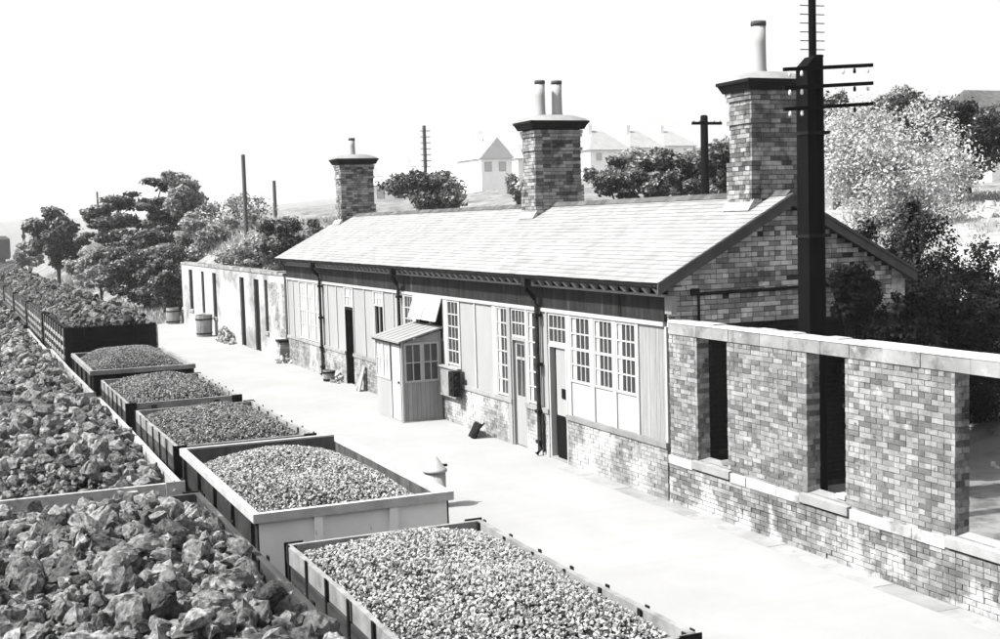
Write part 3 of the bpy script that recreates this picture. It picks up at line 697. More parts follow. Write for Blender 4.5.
# chimneys
def roofz(x): return RZ+sl_*(x-RE) if x < RX else RZ+sl_*(XE2-x)
for i, ((ya, yb), (xa, xb)) in enumerate(zip(CHY, CHX)):
    zb, zt = roofz(xa)-.35, 7.22
    ch = MB().box(xa+.012, xb-.012, ya+.012, yb-.012, zb, zt).build('chimney', m_mortar_dk, st)
    m = MB(); k = 0; z = zb
    while z < zt-.05:
        g_ = .045 if z < 5.75+.06*(2-i) else 0.0               # wider base of the stack
        if abs(z-6.66) < .05: g_ = .035
        if z > 6.98: g_ = .02+(z-6.98)*.18
        A, B, C, D = xa-g_, xb+g_, ya-g_, yb+g_
        for (u0, u1, ax) in ((A, B, 0), (C, D, 1)):
            L_ = u1-u0; nb = max(2, round(L_/(.24 if k % 2 else .2))); w_ = L_/nb
            for q in range(nb):
                a, b = u0+q*w_+.005, u0+(q+1)*w_-.005
                for sd in (0, 1):
                    j = random.uniform(-.005,.004)
                    if ax == 0: m.box(a, b, (C+j if sd == 0 else D-.07), (C+.07 if sd == 0 else D-j), z+.005, z+.08)
                    else: m.box((A+j if sd == 0 else B-.07), (A+.07 if sd == 0 else B-j), a+.06*(q==0), b-.06*(q==nb-1), z+.0053, z+.0797)
        z += .085; k += 1
    m.build('brickwork', m_brick_ch, ch, kind='stuff')
    e = .15
    MB().hexa([(xa-.08,ya-.08,zt),(xb+.08,ya-.08,zt),(xb+.08,yb+.08,zt),(xa-.08,yb+.08,zt),(xa-e,ya-e,zt+.14),(xb+e,ya-e,zt+.14),(xb+e,yb+e,zt+.14),(xa-e,yb+e,zt+.14)]).build('cornice', m_dark, ch)
    MB().hexa([(xa-e-.02,ya-e-.02,zt+.142),(xb+e+.02,ya-e-.02,zt+.142),(xb+e+.02,yb+e+.02,zt+.142),(xa-e-.02,yb+e+.02,zt+.142),(xa-e-.02,ya-e-.02,zt+.2),(xb+e+.02,ya-e-.02,zt+.2),(xb+e+.02,yb+e+.02,zt+.2),(xa-e-.02,yb+e+.02,zt+.2)]).build('cornice_slab', m_dark, ch)
    xm, ym = (xa+xb)/2, (ya+yb)/2
    m = MB(); n = 20
    prof = [(1.0, .202), (.93, .25), (.6, .34), (.3, .37)]
    ks = []
    for f_, h_ in prof:
        ks.append(len(m.v))
        for (sx, sy) in ((-1,-1),(1,-1),(1,1),(-1,1)): m.v.append((xm+sx*f_*((xb-xa)/2+e-.01), ym+sy*f_*((yb-ya)/2+e-.01), zt+h_))
    for a, b in zip(ks, ks[1:]):
        for j in range(4): m.face((a+j, a+(j+1)%4, b+(j+1)%4, b+j), True)
    m.face(tuple(ks[-1]+j for j in range(4))); m.build('mortar_flaunching', m_stone, ch)
    pots = [[(xm-.08, .135, 1.02, .0)], [(xm-.28, .125, .95, -.01), (xm+.18, .13, .95, .015)], [(xm-.05, .115, .7, .0)]][i]
    for px_, r_, h_, tilt in pots:
        pc = (px_, ym, zt+.27); pt = MB().lathe(pc, [(r_*1.12,0),(r_*1.1,.1),(r_,.16),(r_*.97,h_*.6),(r_*.98,h_-.09)]).build('chimney_pot', m_pot, ch)
        # hollow sooty top ring is a second lathe on the same pot
        m = MB(); m.lathe(pc, [(r_*1.03,h_-.09),(r_*1.06,h_-.03),(r_*1.0,h_),(r_*.8,h_),(r_*.78,h_-.08)]); m.build('chimney_pot_top', m_pot_t, ch)
    m = MB()                                               # flashing at the roof
    m.hexa([(xa-.14,ya-.07,roofz(xa-.14)+.02),(xa-.01,ya-.07,roofz(xa-.01)+.02),(xa-.01,yb+.07,roofz(xa-.01)+.02),(xa-.14,yb+.07,roofz(xa-.14)+.02),(xa-.14,ya-.07,roofz(xa-.14)+.045),(xa-.01,ya-.07,roofz(xa-.01)+.16),(xa-.01,yb+.07,roofz(xa-.01)+.16),(xa-.14,yb+.07,roofz(xa-.14)+.045)])
    m.build('flashing', m_lead, ch)
# eaves: gutter, cornice, brackets, fascia
gut = MB()
pr = [(.0,.0),(.02,-.055),(.06,-.08),(.10,-.055),(.12,.0),(.105,.0),(.09,-.045),(.06,-.065),(.03,-.045),(.015,.0)]
gut.prism([(RE-.10+a, RZ-.035+b) for a, b in pr], (VY0+.05, VY1-.05), 'y'); gut.build('gutter', m_iron, st)
MB().box(RE+.03, XF+.2, VY0+.05, VY1-.05, RZ-.11, RZ-.085).build('soffit', m_barge, st)
cor = MB().box(XF-.055, XF+.04, Y0+.02, Y1-.02, 3.595, 3.638).build('cornice', m_cream, st)
bk = MB().prism([(-.0,.0),(-.13,.0),(-.13,-.03),(-.05,-.118),(-.0,-.118)], (0, .11), 'y').mesh('bracket', m_white)
for y in np.arange(Y0+.15, Y1-.1, .40): put('bracket', bk, cor, loc=(XF-.003-off.x, y-off.y, 3.76-off.z))
MB().box(XF-.002, XF+.05, Y0+.02, Y1-.02, 3.639, 3.768).build('frieze', m_dark, st)
ys = [Y0+.06, 20.9, 22.3, 24.3, 25.2, 28.9, 33.0, 36.9, 40.9, 43.6, Y1-.04]
for k, (a, b) in enumerate(zip(ys, ys[1:])):
    MB().box(XF-.02+random.uniform(-.003,.003), XF+.05, a+.006, b-.006, 3.155, 3.594).build('fascia_panel', m_fascia, st)
MB().box(XF-.03, XF+.06, Y0+.1, Y1-.02, 3.075, 3.153).build('head_rail', m_white, st)
MB().box(XF-.012, XF+.10, Y0-.17, Y0+.055, 3.30, 3.62).build('corner_stone', m_stone, st)
# plinth and sills
doors = [(23.22, 24.08), (25.22, 25.98), (38.05, 38.92), (30.35, 32.2)]
segs = []; c = Y0+.02
for a, b in sorted(doors): segs.append((c, a)); c = b
segs.append((c, Y1))
for k, (a, b) in enumerate(segs):
    pc = MB().box(XF-.02, XF+.22, a, b, -.02, .93).build('plinth', m_plinth, st)
    lay_bricks(brick_spans(a, b, 0, .925, []), 'x', XF-.03, m_plinth, pc, 80 if k == 0 else 0, lambda s: 1/s[0], depth=.05)
    MB().box(XF-.06, XF+.16, a-.01, b+.01, .931, 1.03).build('sill_rail', m_stone, st)
# timber front
def post(a, b, mtl=m_white, z0=1.031, z1=3.073, dx=0.): MB().box(XF-.012+dx, XF+.09, a, b, z0, z1).build('post', mtl, st)
def panel(a, b, z0=1.031, z1=3.073, mtl=m_cream): MB().box(XF+.018, XF+.06, a+.002, b-.002, z0, z1).build('wall_panel', mtl, st)
def window(a, b, z0, z1, cols, rows, mid=None, white_cols=(), allwhite=False):
    fr = .05; bar = .028; m = MB()
    m.box(XF-.004, XF+.05, a, a+fr, z0, z1); m.box(XF-.004, XF+.05, b-fr, b, z0, z1)
    m.box(XF-.003, XF+.05, a+fr, b-fr, z0, z0+fr); m.box(XF-.003, XF+.05, a+fr, b-fr, z1-fr, z1)
    ya, yb, za, zb = a+fr, b-fr, z0+fr, z1-fr; cw = (yb-ya)/cols; rh = (zb-za)/rows
    for i in range(1, cols): m.box(XF+.004, XF+.042, ya+i*cw-bar/2, ya+i*cw+bar/2, za, zb)
    for j in range(1, rows):
        hb = bar*1.9 if mid == j else bar; m.box(XF+.001 if mid == j else XF+.002, XF+.044, ya, yb, za+j*rh-hb/2, za+j*rh+hb/2)
    w = m.build('window', m_white, st)
    pg = MB().box(0, .006, 0, cw-bar*.6, 0, rh-bar*.6)
    mg, mw = pg.mesh('pane', m_glass), pg.mesh('pane', m_glass_w)
    for i in range(cols):
        for j in range(rows):
            wh = allwhite or i in white_cols
            p = put('pane', mw if wh else mg, w, loc=(XF+.022-off.x, ya+i*cw+bar*.3-off.y, za+j*rh+bar*.3-off.z))
            p.rotation_euler = (0, random.uniform(-.012,.012), random.uniform(-.02,.02))
    return w
# boarded bay
y = 19.34; bm_ = MB().box(0, .03, 0, .113, 0, 2.04).mesh('board', m_board)
for k in range(8): put('board', bm_, st, loc=(XF+.015+random.uniform(-.003,.003)-off.x, 19.345+k*.117-off.y, 1.032-off.z))
post(19.28, 19.342); post(20.285, 20.375)
for a, b in ((20.375, 21.14), (21.26, 22.03), (22.19, 23.05)):
    window(a, b, 1.72, 3.07, 4, 4, 2, (3,)); panel(a, b, 1.032, 1.718, m_white)
for a, b in ((21.14, 21.26), (22.03, 22.19), (23.05, 23.215)): post(a, b)
# door two: open, white above and black below
def door_frame(a, b, mtl): 
    m = MB(); m.box(XF-.015, XF+.11, a, a+.06, 0, 2.42); m.box(XF-.015, XF+.11, b-.06, b, 0, 2.42); m.box(XF-.014, XF+.11, a+.06, b-.06, 2.36, 2.42); return m.build('door_frame', mtl, st)
door_frame(23.225, 24.075, m_white); window(23.225, 24.075, 2.424, 3.07, 4, 2)
d = MB().box(XF+.03, XF+.07, 23.29, 23.80, .95, 2.35).build('door', m_cream, st)
MB().box(XF+.028, XF+.068, 23.292, 23.798, .06, .948).build('lower_panel', m_black, d); MB().box(XF+.01, XF+.029, 23.36, 23.54, 1.32, 1.52).build('lock_plate', m_black, d)
MB().box(XF-.01, XF+.25, 23.24, 24.06, .0, .05).build('door_step', m_stone, st)
post(24.08, 24.16, m_hutg, .0, 3.073, -.02); panel(24.16, 24.49)
# door one between sidelights
window(24.5, 25.12, 1.05, 3.07, 3, 6, None, (2,)); post(25.12, 25.22)
door_frame(25.22, 25.98, m_hutg); window(25.22, 25.98, 2.424, 3.07, 4, 2)
d = MB(); d.box(XF+.05, XF+.09, 25.29, 25.91, .02, 1.12); d.box(XF+.05, XF+.09, 25.29, 25.37, 1.12, 2.35); d.box(XF+.05, XF+.09, 25.83, 25.91, 1.12, 2.35); d.box(XF+.05, XF+.09, 25.37, 25.83, 2.27, 2.35); d.box(XF+.05, XF+.09, 25.37, 25.83, 1.93, 1.99); d.box(XF+.05, XF+.09, 25.585, 25.615, 1.12, 2.27)
d = d.build('door', m_cream, st)
for (a, b) in ((25.37, 25.585), (25.615, 25.83)):
    for (z0, z1) in ((1.12, 1.93), (1.99, 2.27)): MB().box(XF+.065, XF+.071, a, b, z0, z1).build('pane', m_glass, d)
post(25.98, 26.17, m_hutg, 0, 3.073, -.03)
window(26.18, 26.82, 1.05, 3.07, 3, 6, None, (2,)); post(26.82, 27.05)
panel(27.05, 28.09); post(28.09, 28.16); panel(28.16, 29.1); post(29.1, 29.18)
window(29.18, 29.95, 1.45, 3.07, 3, 5); panel(29.18, 29.95, 1.032, 1.448, m_white); post(29.95, 30.2)
# hatch with a propped flap
m = MB(); m.box(XF-.01, XF+.08, 30.2, 30.28, 2.0, 3.072); m.box(XF-.01, XF+.08, 32.22, 32.3, 2.0, 3.072); m.box(XF-.01, XF+.08, 30.28, 32.22, 2.0, 2.06); m.box(XF, XF+.07, 31.2, 31.26, 2.06, 3.072); m.build('hatch_frame', m_white, st)
panel(30.2, 32.3, 1.032, 1.999)
fl = MB(); 
for k in range(2):
    a, b = 30.22+k*1.04, 30.22+(k+1)*1.04-.01
    fl.hexa([(XF-.235-.02*k,a,2.50),(XF-.20-.02*k,a,2.51),(XF-.20,b,2.51),(XF-.235,b,2.50),(XF-.045,a,3.10),(XF-.015,a,3.11),(XF-.015,b,3.11),(XF-.045,b,3.10)])
fl.build('hatch_flap', m_white, st, 'white hatch flap propped open above the small hut')
post(32.3, 32.5); window(32.5, 33.2, 1.45, 3.07, 3, 5); panel(32.5, 33.2, 1.032, 1.448); post(33.2, 33.52)
panel(33.52, 34.12); post(34.12, 34.17); panel(34.17, 35.0); post(35.0, 35.06)
window(35.06, 35.93, 2.62, 3.07, 3, 2, allwhite=True); m = MB(); m.box(XF, XF+.06, 35.06, 35.12, 1.7, 2.618); m.box(XF, XF+.06, 35.87, 35.93, 1.7, 2.618); m.box(XF, XF+.06, 35.12, 35.87, 1.7, 1.76); m.box(XF+.01, XF+.05, 35.47, 35.51, 1.76, 2.618)
m.build('open_casement', m_white, st); panel(35.06, 35.93, 1.032, 1.698); post(35.93, 35.99)
panel(35.99, 36.83); post(36.83, 36.89); panel(36.89, 38.0); post(38.0, 38.05)
door_frame(38.05, 38.92, m_dark); window(38.05, 38.92, 2.45, 3.07, 3, 2, allwhite=True)
d = MB().box(XF+.1, XF+.75, 38.84, 38.88, .03, 2.38).build('door', m_dark, st)
post(38.92, 38.98); panel(38.98, 39.83); post(39.83, 39.89); panel(39.89, 40.86); post(40.86, 40.92); panel(40.92, 41.5); post(41.5, 41.58)
for a, b in ((41.58, 42.5), (42.58, 43.5), (43.58, 44.55)): window(a, b, 1.05, 3.07, 3, 4, 2, allwhite=True); post(b, b+.08)
panel(44.63, 45.4); post(45.4, 45.47); panel(45.47, 46.2); post(46.2, 46.29)
# down pipes
def downpipe(y, y2=None, swan=True):
    y2 = y if y2 is None else y2; m = MB()
    m.box(RE-.10, RE+.05, y-.09, y+.09, RZ-.26, RZ-.09)
    m.tube([(RE-.03,y,RZ-.25),(RE-.02,y,RZ-.34),(XF-.14,y2,3.36),(XF-.10,y2,3.2),(XF-.10,y2,2.0),(XF-.10,y2,1.0),(XF-.10,y2,.12),(XF-.18,y2,.04)], [.05]*8, 9)
    for z in (3.0, 1.95, .95, .3): m.box(XF-.165, XF-.02, y2-.085, y2+.085, z-.035, z+.035)
    m.build('downpipe', m_iron, st)
downpipe(24.42); downpipe(33.15, 33.38); downpipe(41.45)
m = MB().tube([(XF-.07,24.28,.9),(XF-.07,24.28,.1)], [.03,.03], 8); m.build('waste_pipe', m_iron, st)

# ------------------------------------------------------------------ porch hut
HX0, HX1, HY0, HY1 = 10.36, 11.40, 30.32, 32.38
hut = thing('porch_hut', 'small lean-to timber hut with paned windows against the station front', 'hut', (10.9, 31.3, 0))
zf, zr = 2.04, 2.30
bd = .115; n = int((HX1-HX0)/bd)
for k in range(n+1):
    a, b = HX0+.03+k*bd, min(HX0+.03+(k+1)*bd-.006, HX1); 
    if b > a+.01: MB().box(a, b, HY0, HY0+.025, .02, 1.0).build('board', m_hutg, hut)
MB().prism([(HX0+.03, 2.0), (HX1, 2.0), (HX1, zr-.03), (HX0+.03, zf-.03)], (HY0+.002, HY0+.025), 'y').build('gable_board', m_hutg, hut)
MB().prism([(HX0+.03, .02), (HX1, .02), (HX1, zr-.03), (HX0+.03, zf-.03)], (HY1-.025, HY1), 'y').build('side_wall', m_hutg, hut)
MB().box(HX0-.01, HX0+.04, HY0-.01, HY0+.04, 0.004, zf-.02).build('corner_post', m_white, hut)
MB().box(HX1-.05, HX1+.02, HY0-.008, HY0+.04, 0.004, zr-.04).build('corner_post', m_hutg, hut)
def hut_window(a, b, z0, z1, face, pos, cols, rows):
    m = MB(); fr, bar = .05, .025
    def bx(u0, u1, w0, w1, d0, d1): m.box(u0, u1, pos+d0, pos+d1, w0, w1) if face == 'y' else m.box(pos+d0, pos+d1, u0, u1, w0, w1)
    bx(a, a+fr, z0, z1, -.02, .03); bx(b-fr, b, z0, z1, -.02, .03); bx(a+fr, b-fr, z0, z0+fr, -.019, .03); bx(a+fr, b-fr, z1-fr, z1, -.019, .03)
    cw = (b-a-2*fr)/cols; rh = (z1-z0-2*fr)/rows
    for i in range(1, cols): bx(a+fr+i*cw-bar/2, a+fr+i*cw+bar/2, z0+fr, z1-fr, -.012, .02)
    for j in range(1, rows): bx(a+fr, b-fr, z0+fr+j*rh-bar/2, z0+fr+j*rh+bar/2, -.014, .018)
    w = m.build('window', m_white, hut)
    for i in range(cols):
        for j in range(rows):
            u0, w0 = a+fr+i*cw, z0+fr+j*rh; q = MB()
            q.box(u0, u0+cw, pos+.004, pos+.009, w0, w0+rh) if face == 'y' else q.box(pos+.004, pos+.009, u0, u0+cw, w0, w0+rh)
            q.build('pane', m_glass if face == 'y' else m_glass_w, w)
hut_window(HX0+.06, HX0+.54, 1.0, 2.0, 'y', HY0, 2, 2); hut_window(HX0+.545, HX1-.04, 1.0, 2.0, 'y', HY0, 2, 2)
MB().box(HX0, HX0+.03, 31.18, HY1, .02, .99).build('front_panel', m_cream, hut)
hut_window(31.2, 31.76, .99, 2.0, 'x', HX0, 2, 2); hut_window(31.765, HY1-.03, .99, 2.0, 'x', HX0, 2, 2)
d = MB().box(HX0-.012, HX0+.025, 30.42, 31.08, .03, 1.98).build('door', m_white, hut); MB().cyl((HX0-.05, 30.52, 1.0), (HX0-.012, 30.52, 1.0), .03, n=10).build('door_knob', m_dark, d)
MB().box(HX0-.004, HX0+.035, 31.1, 31.17, .004, 2.0).build('door_post', m_dark, hut)
m = MB(); m.prism([(HX0-.10, zf-.03), (XF-.02, zr+.03), (XF-.02, zr+.075), (HX0-.10, zf+.012)], (HY0-.09, HY1+.09), 'y'); hr = m.build('hut_roof', m_hutroof, hut)
for k in range(1, 6):
    y = HY0-.09+k*(HY1-HY0+.18)/6; MB().hexa([(HX0-.09,y-.012,zf+.013),(XF-.03,y-.012,zr+.074),(XF-.03,y+.012,zr+.074),(HX0-.09,y+.012,zf+.013),(HX0-.09,y-.008,zf+.026),(XF-.03,y-.008,zr+.088),(XF-.03,y+.008,zr+.088),(HX0-.09,y+.008,zf+.026)]).build('roof_roll', m_hutroof, hr)
MB().box(HX0-.085, HX0-.06, HY0-.088, HY1+.088, zf-.075, zf-.012).build('eaves_board', m_dark, hut)
MB().box(HX0-.05, XF-.05, HY0-.05, HY1+.05, 0.0, .018).build('base_slab', m_kerb, hut)

# ------------------------------------------------------------------ small things on the platform
t = thing('wall_box', 'dark metal cabinet with ledge fixed to the wall beside the small hut', 'cabinet', (XF-.1, 29.6, 1.0))
m = MB(); m.box(XF-.15, XF-.065, 29.0, 30.25, .66, 1.38); m.build('case', m_rim_d, t)
MB().box(XF-.19, XF-.05, 28.93, 30.3, 1.382, 1.42).build('ledge', m_stone, t)
MB().box(XF-.33, XF-.152, 28.8, 29.15, .76, 1.36).build('front_plate', m_dark, t)
m = MB()
for z in (.95, 1.2): m.cyl((XF-.24, 28.74, z), (XF-.24, 28.8, z), .06, n=10); m.cyl((XF-.36, 28.95, z), (XF-.33, 28.95, z), .05, n=12)
m.build('clamp', m_iron, t)
t = thing('notice_board', 'small broken board leaning on a block beside the whitewashed plinth', 'board', (11.1, 27.35, 0))
m = MB(); m.hexa([(10.95,27.1,.0),(11.0,27.1,.0),(11.05,27.6,.0),(11.0,27.6,.0),(11.12,27.08,.33),(11.16,27.08,.33),(11.2,27.56,.33),(11.16,27.56,.33)]); m.build('leaning_board', m_dark, t)
MB().box(11.1, 11.32, 27.25, 27.7, 0, .11).build('block', m_cream, t); MB().bar((10.92,27.2,.02),(11.2,27.05,.36),.04,.04).build('strut', m_dark, t)
def barrel(label, x, y, r, h, half=False):
    t = thing('wooden_barrel', label, 'barrel', (x, y, 0)); n = 14
    for k in range(n):
        a0, a1 = 2*math.pi*k/n+.01, 2*math.pi*(k+1)/n-.01; m = MB()
        for i in range(4):
            z = h*i/4; z2 = h*(i+1)/4; f1 = 1 if half else .86+.14*math.sin(math.pi*i/4); f2 = 1 if half else .86+.14*math.sin(math.pi*(i+1)/4)
            if half: f1 = .88+.12*i/4; f2 = .88+.12*(i+1)/4
            m.hexa([(x+r*f1*.9*math.cos(a0),y+r*f1*.9*math.sin(a0),z),(x+r*f1*math.cos(a0),y+r*f1*math.sin(a0),z),(x+r*f1*math.cos(a1),y+r*f1*math.sin(a1),z),(x+r*f1*.9*math.cos(a1),y+r*f1*.9*math.sin(a1),z),
                    (x+r*f2*.9*math.cos(a0),y+r*f2*.9*math.sin(a0),z2),(x+r*f2*math.cos(a0),y+r*f2*math.sin(a0),z2),(x+r*f2*math.cos(a1),y+r*f2*math.sin(a1),z2),(x+r*f2*.9*math.cos(a1),y+r*f2*.9*math.sin(a1),z2)])
        m.build('stave', m_barrel, t)
    for z in (.15, .8):
        f = (.88+.12*z) if half else .86+.14*math.sin(math.pi*z); MB().lathe((x,y,h*z-.03), [(r*f*1.02,0),(r*f*1.03,.06)], 20).build('hoop', m_dark, t) if False else None
        m = MB(); k0 = []
        for zz in (h*z-.03, h*z+.03):
            for rr in (r*f+.002, r*f+.014):
                k0.append(len(m.v)); m.v += [(x+rr*math.cos(q*math.pi/10), y+rr*math.sin(q*math.pi/10), zz) for q in range(20)]
        for A, B in ((k0[0],k0[1]),(k0[1],k0[3]),(k0[3],k0[2]),(k0[2],k0[0])):
            for q in range(20): m.face((A+q, A+(q+1)%20, B+(q+1)%20, B+q))
        m.build('hoop', m_dark, t)
    MB().cyl((x,y,.05),(x,y,h*.8 if not half else h*.5),r*.78,r*.84,16).build('barrel_fill', m_dark, t)
barrel('small barrel at the far corner of the limewashed wall, on the track side', 11.0, 69.6, .38, .85)
barrel('small barrel tucked against the far corner of the limewashed wall', 11.85, 69.75, .38, .85)
barrel('large pale open tub standing under the limewashed wall windows', 10.92, 60.2, .40, 1.02, True)
barrel('low dark keg standing beside the downpipe and dark doorway', 11.15, 39.9, .2, .36, True)
t = thing('leaning_plank', 'dark boards leaning on the plinth beside the open dark doorway', 'boards', (11.3, 36.9, 0))
for k, dy in enumerate((0, .22)):
    MB().hexa([(11.18-.02*k,36.75+dy,0),(11.22-.02*k,36.75+dy,0),(11.22-.02*k,36.95+dy,0),(11.18-.02*k,36.95+dy,0),(11.37,36.72+dy,.75-.2*k),(11.41,36.72+dy,.75-.2*k),(11.41,36.92+dy,.75-.2*k),(11.37,36.92+dy,.75-.2*k)]).build('board', m_hutg, t)
t = thing('platform_post', 'stubby pale round post with a conical cap on the platform edge', 'post', (7.72, 21.0, 0))
MB().lathe((7.72,21.0,0), [(.215,0),(.215,.05),(.19,.07),(.19,.62)], 20).build('shaft', m_bollard, t)
MB().lathe((7.72,21.0,0), [(.215,.622),(.22,.66),(.19,.68),(.05,.88),(.015,.90)], 20).build('cap', m_bollard, t)
MB().box(7.87,7.95,20.97,21.03,.70,.74).build('lug', m_dark, t)

# ------------------------------------------------------------------ telegraph poles
t = thing('telegraph_pole', 'stout dark twin timber pole with crossarms standing before the brick gable', 'telegraph pole', (12.5, 16.5, -.1))
m = MB(); PX = 12.51
m.hexa([(PX-.19,16.36,-.2),(PX+.13,16.36,-.2),(PX+.13,16.66,-.2),(PX-.19,16.66,-.2),(PX-.18,16.38,7.24),(PX-.03,16.38,7.40),(PX-.03,16.64,7.40),(PX-.2,16.64,7.24)])
m2 = MB(); m2.tube([(PX+.09,16.5,-.2),(PX+.09,16.5,3.5),(PX+.09,16.5,7.42)], [.115,.11,.10], 12); m2.cyl((PX+.1,16.5,7.40),(PX+.1,16.5,7.425),.105,.09,12)
m.build('timber_mast', m_post, t); m2.build('round_pole', m_post, t)
for z in (2.9, 4.6, 6.2): MB().box(PX-.205, PX+.21, 16.34, 16.68, z, z+.05).build('iron_band', m_dark, t)
m = MB(); m.tube([(PX+.09,16.6,6.9),(PX+.09,16.6,9.4)], [.062,.055], 10); m.build('upper_mast', m_post, t)
for k in range(12):
    z = 7.52+k*.135; MB().cyl((PX-.14,16.6,z),(PX+.32,16.6,z+.006),.008,n=6).build('step_rod', m_iron, t)
for z in (7.22, 6.94, 6.62):
    a = MB().bar((PX-.66,16.32,z-.05),(PX+1.02,16.32,z+.05),.05,.055).build('crossarm', m_post, t)
    for q in (-.58,-.36,.42,.64,.9):
        zz = z-.005+q*.06; MB().lathe((PX+q,16.28,zz-.13), [(.008,.09),(.018,.08),(.024,.04),(.02,0.015),(.012,.008)], 10).build('insulator', m_ins if q != .64 else m_dark, a)
def pole(label, p_top, Y, wpx, arms, hgt_min=0, mtl=m_pole):
    p = at_y(p_top[0], p_top[1], Y); gz = ground_h(p.x, p.y); rr = wpx/2*Y*1.09/FPX/.95
    t = thing('telegraph_pole', label, 'telegraph pole', (p.x, p.y, gz-.2))
    MB().tube([(p.x,p.y,gz-.3),(p.x,p.y,(gz+p.z)/2),(p.x,p.y,p.z)], [rr*1.25,rr*1.1,rr], 9).cyl((p.x,p.y,p.z-.01),(p.x,p.y,p.z+.03),rr,rr*.5,9).build('pole_shaft', mtl, t)
    for dz, w in arms:
        a = MB().bar((p.x-w,p.y-rr-.05,p.z-dz),(p.x+w,p.y-rr-.05,p.z-dz),.09 if w > .3 else .04,.1 if w > .3 else .04).build('crossarm', mtl, t)
        for q in (-.9,-.5,.5,.9) if w > .3 else (): MB().cyl((p.x+q*w,p.y-rr-.05,p.z-dz+.05),(p.x+q*w,p.y-rr-.05,p.z-dz+.16),.035,.025,8).build('insulator', m_ins, a)
pole('tall slim telegraph pole rising behind the limewashed wall', (243,155), 75, 3.4, [])
pole('bare telegraph pole beyond the shrubs behind the limewashed wall', (274,181), 110, 3, [])
pole('slim pole with many short rungs above the round bush behind the ridge', (424,126), 70, 3.2, [(.3+.34*k, .3) for k in range(7)])
pole('stout telegraph pole with one crossarm rising behind the slate ridge', (704,116), 40, 7.5, [(.28, .62)], mtl=m_post)
pole('thin distant pole rising from the dark tiered tree', (97,192), 150, 1.6, [])
def signal(label, top, Y, arm):
    p = at_y(top[0], top[1], Y); gz = ground_h(p.x, p.y); t = thing('signal_post', label, 'signal', (p.x,p.y,gz-.1))
    MB().box(p.x-.2,p.x+.2,p.y-.2,p.y+.2,gz-.3,p.z).build('post', m_post, t); MB().box(p.x-.1 if arm else p.x-.5, p.x+1.3 if arm else p.x+.5, p.y-.32, p.y-.22, p.z-1.3, p.z-.35).build('signal_arm', m_post, t)
    MB().lathe((p.x,p.y,p.z), [(.26,0),(.2,.3),(.05,.7)], 8).build('finial', m_post, t); MB().box(p.x-.35,p.x+.35,p.y-.25,p.y+.25,p.z-2.2,p.z-1.6).build('lamp', m_post, t)
signal('signal post standing nearest the small round tree', (47,214), 240, False)
signal('signal post between the other two far signals', (33,221), 260, False)
signal('signal post nearest the dark goods van down the line', (23,226), 250, True)

# ------------------------------------------------------------------ dark goods van far down the line
p = at_z(6, 262, -.9); vx, vy = p.x-1.4, p.y
t = thing('goods_van', 'dark covered van standing far down the line beyond the wagons', 'van', (vx, vy, -.9))
MB().box(vx-2.2,vx+2.2,vy-5,vy+9,.1,4.0).build('van_body', m_steel_d, t); MB().prism([(vx-2.3,4.0),(vx+2.3,4.0),(vx+1.4,4.7),(vx-1.4,4.7)],(vy-5.1,vy+9.1),'y').build('van_roof', m_rim_d, t)
for yy in (vy-3, vy+7): MB().cyl((vx-1.2,yy,-.43),(vx+1.2,yy,-.43),.5,n=18).build('wheelset', m_dark, t)
MB().box(vx-2,vx+2,vy-4.8,vy+8.8,-.25,.098).build('underframe', m_dark, t)

# ------------------------------------------------------------------ foliage
def leaf_mesh(name, C, Rr, n, size, mtl, parent, seed, up=.35, kind=None):
    r = np.random.default_rng(seed); C = np.array(C); Rr = np.array(Rr); wgt = (Rr.prod(1))**.66; wgt /= wgt.sum()
    k = r.choice(len(C), n, p=wgt); d = r.normal(size=(n,3)); d /= np.linalg.norm(d,axis=1)[:,None]
    rad = r.uniform(0,1,n)**.5*np.where(r.uniform(0,1,n)<.12,1.35,1.); P = C[k] + d*Rr[k]*rad[:,None]
    nrm = d*.6 + r.normal(size=(n,3))*.7 + np.array([0,0,up]); nrm /= np.linalg.norm(nrm,axis=1)[:,None]
    a = np.cross(nrm, r.normal(size=(n,3))); a /= np.linalg.norm(a,axis=1)[:,None]; b = np.cross(nrm, a)
    s = (size*r.uniform(.5,1.35,n))[:,None]; w = s*r.uniform(.45,.75,n)[:,None]
    V = np.stack([P-a*s, P-b*w+nrm*s*.12, P+a*s, P+b*w+nrm*s*.12],1).reshape(-1,3); F = np.arange(4*n).reshape(-1,4)
    return np_mesh(name, V, F, mtl, parent, kind)
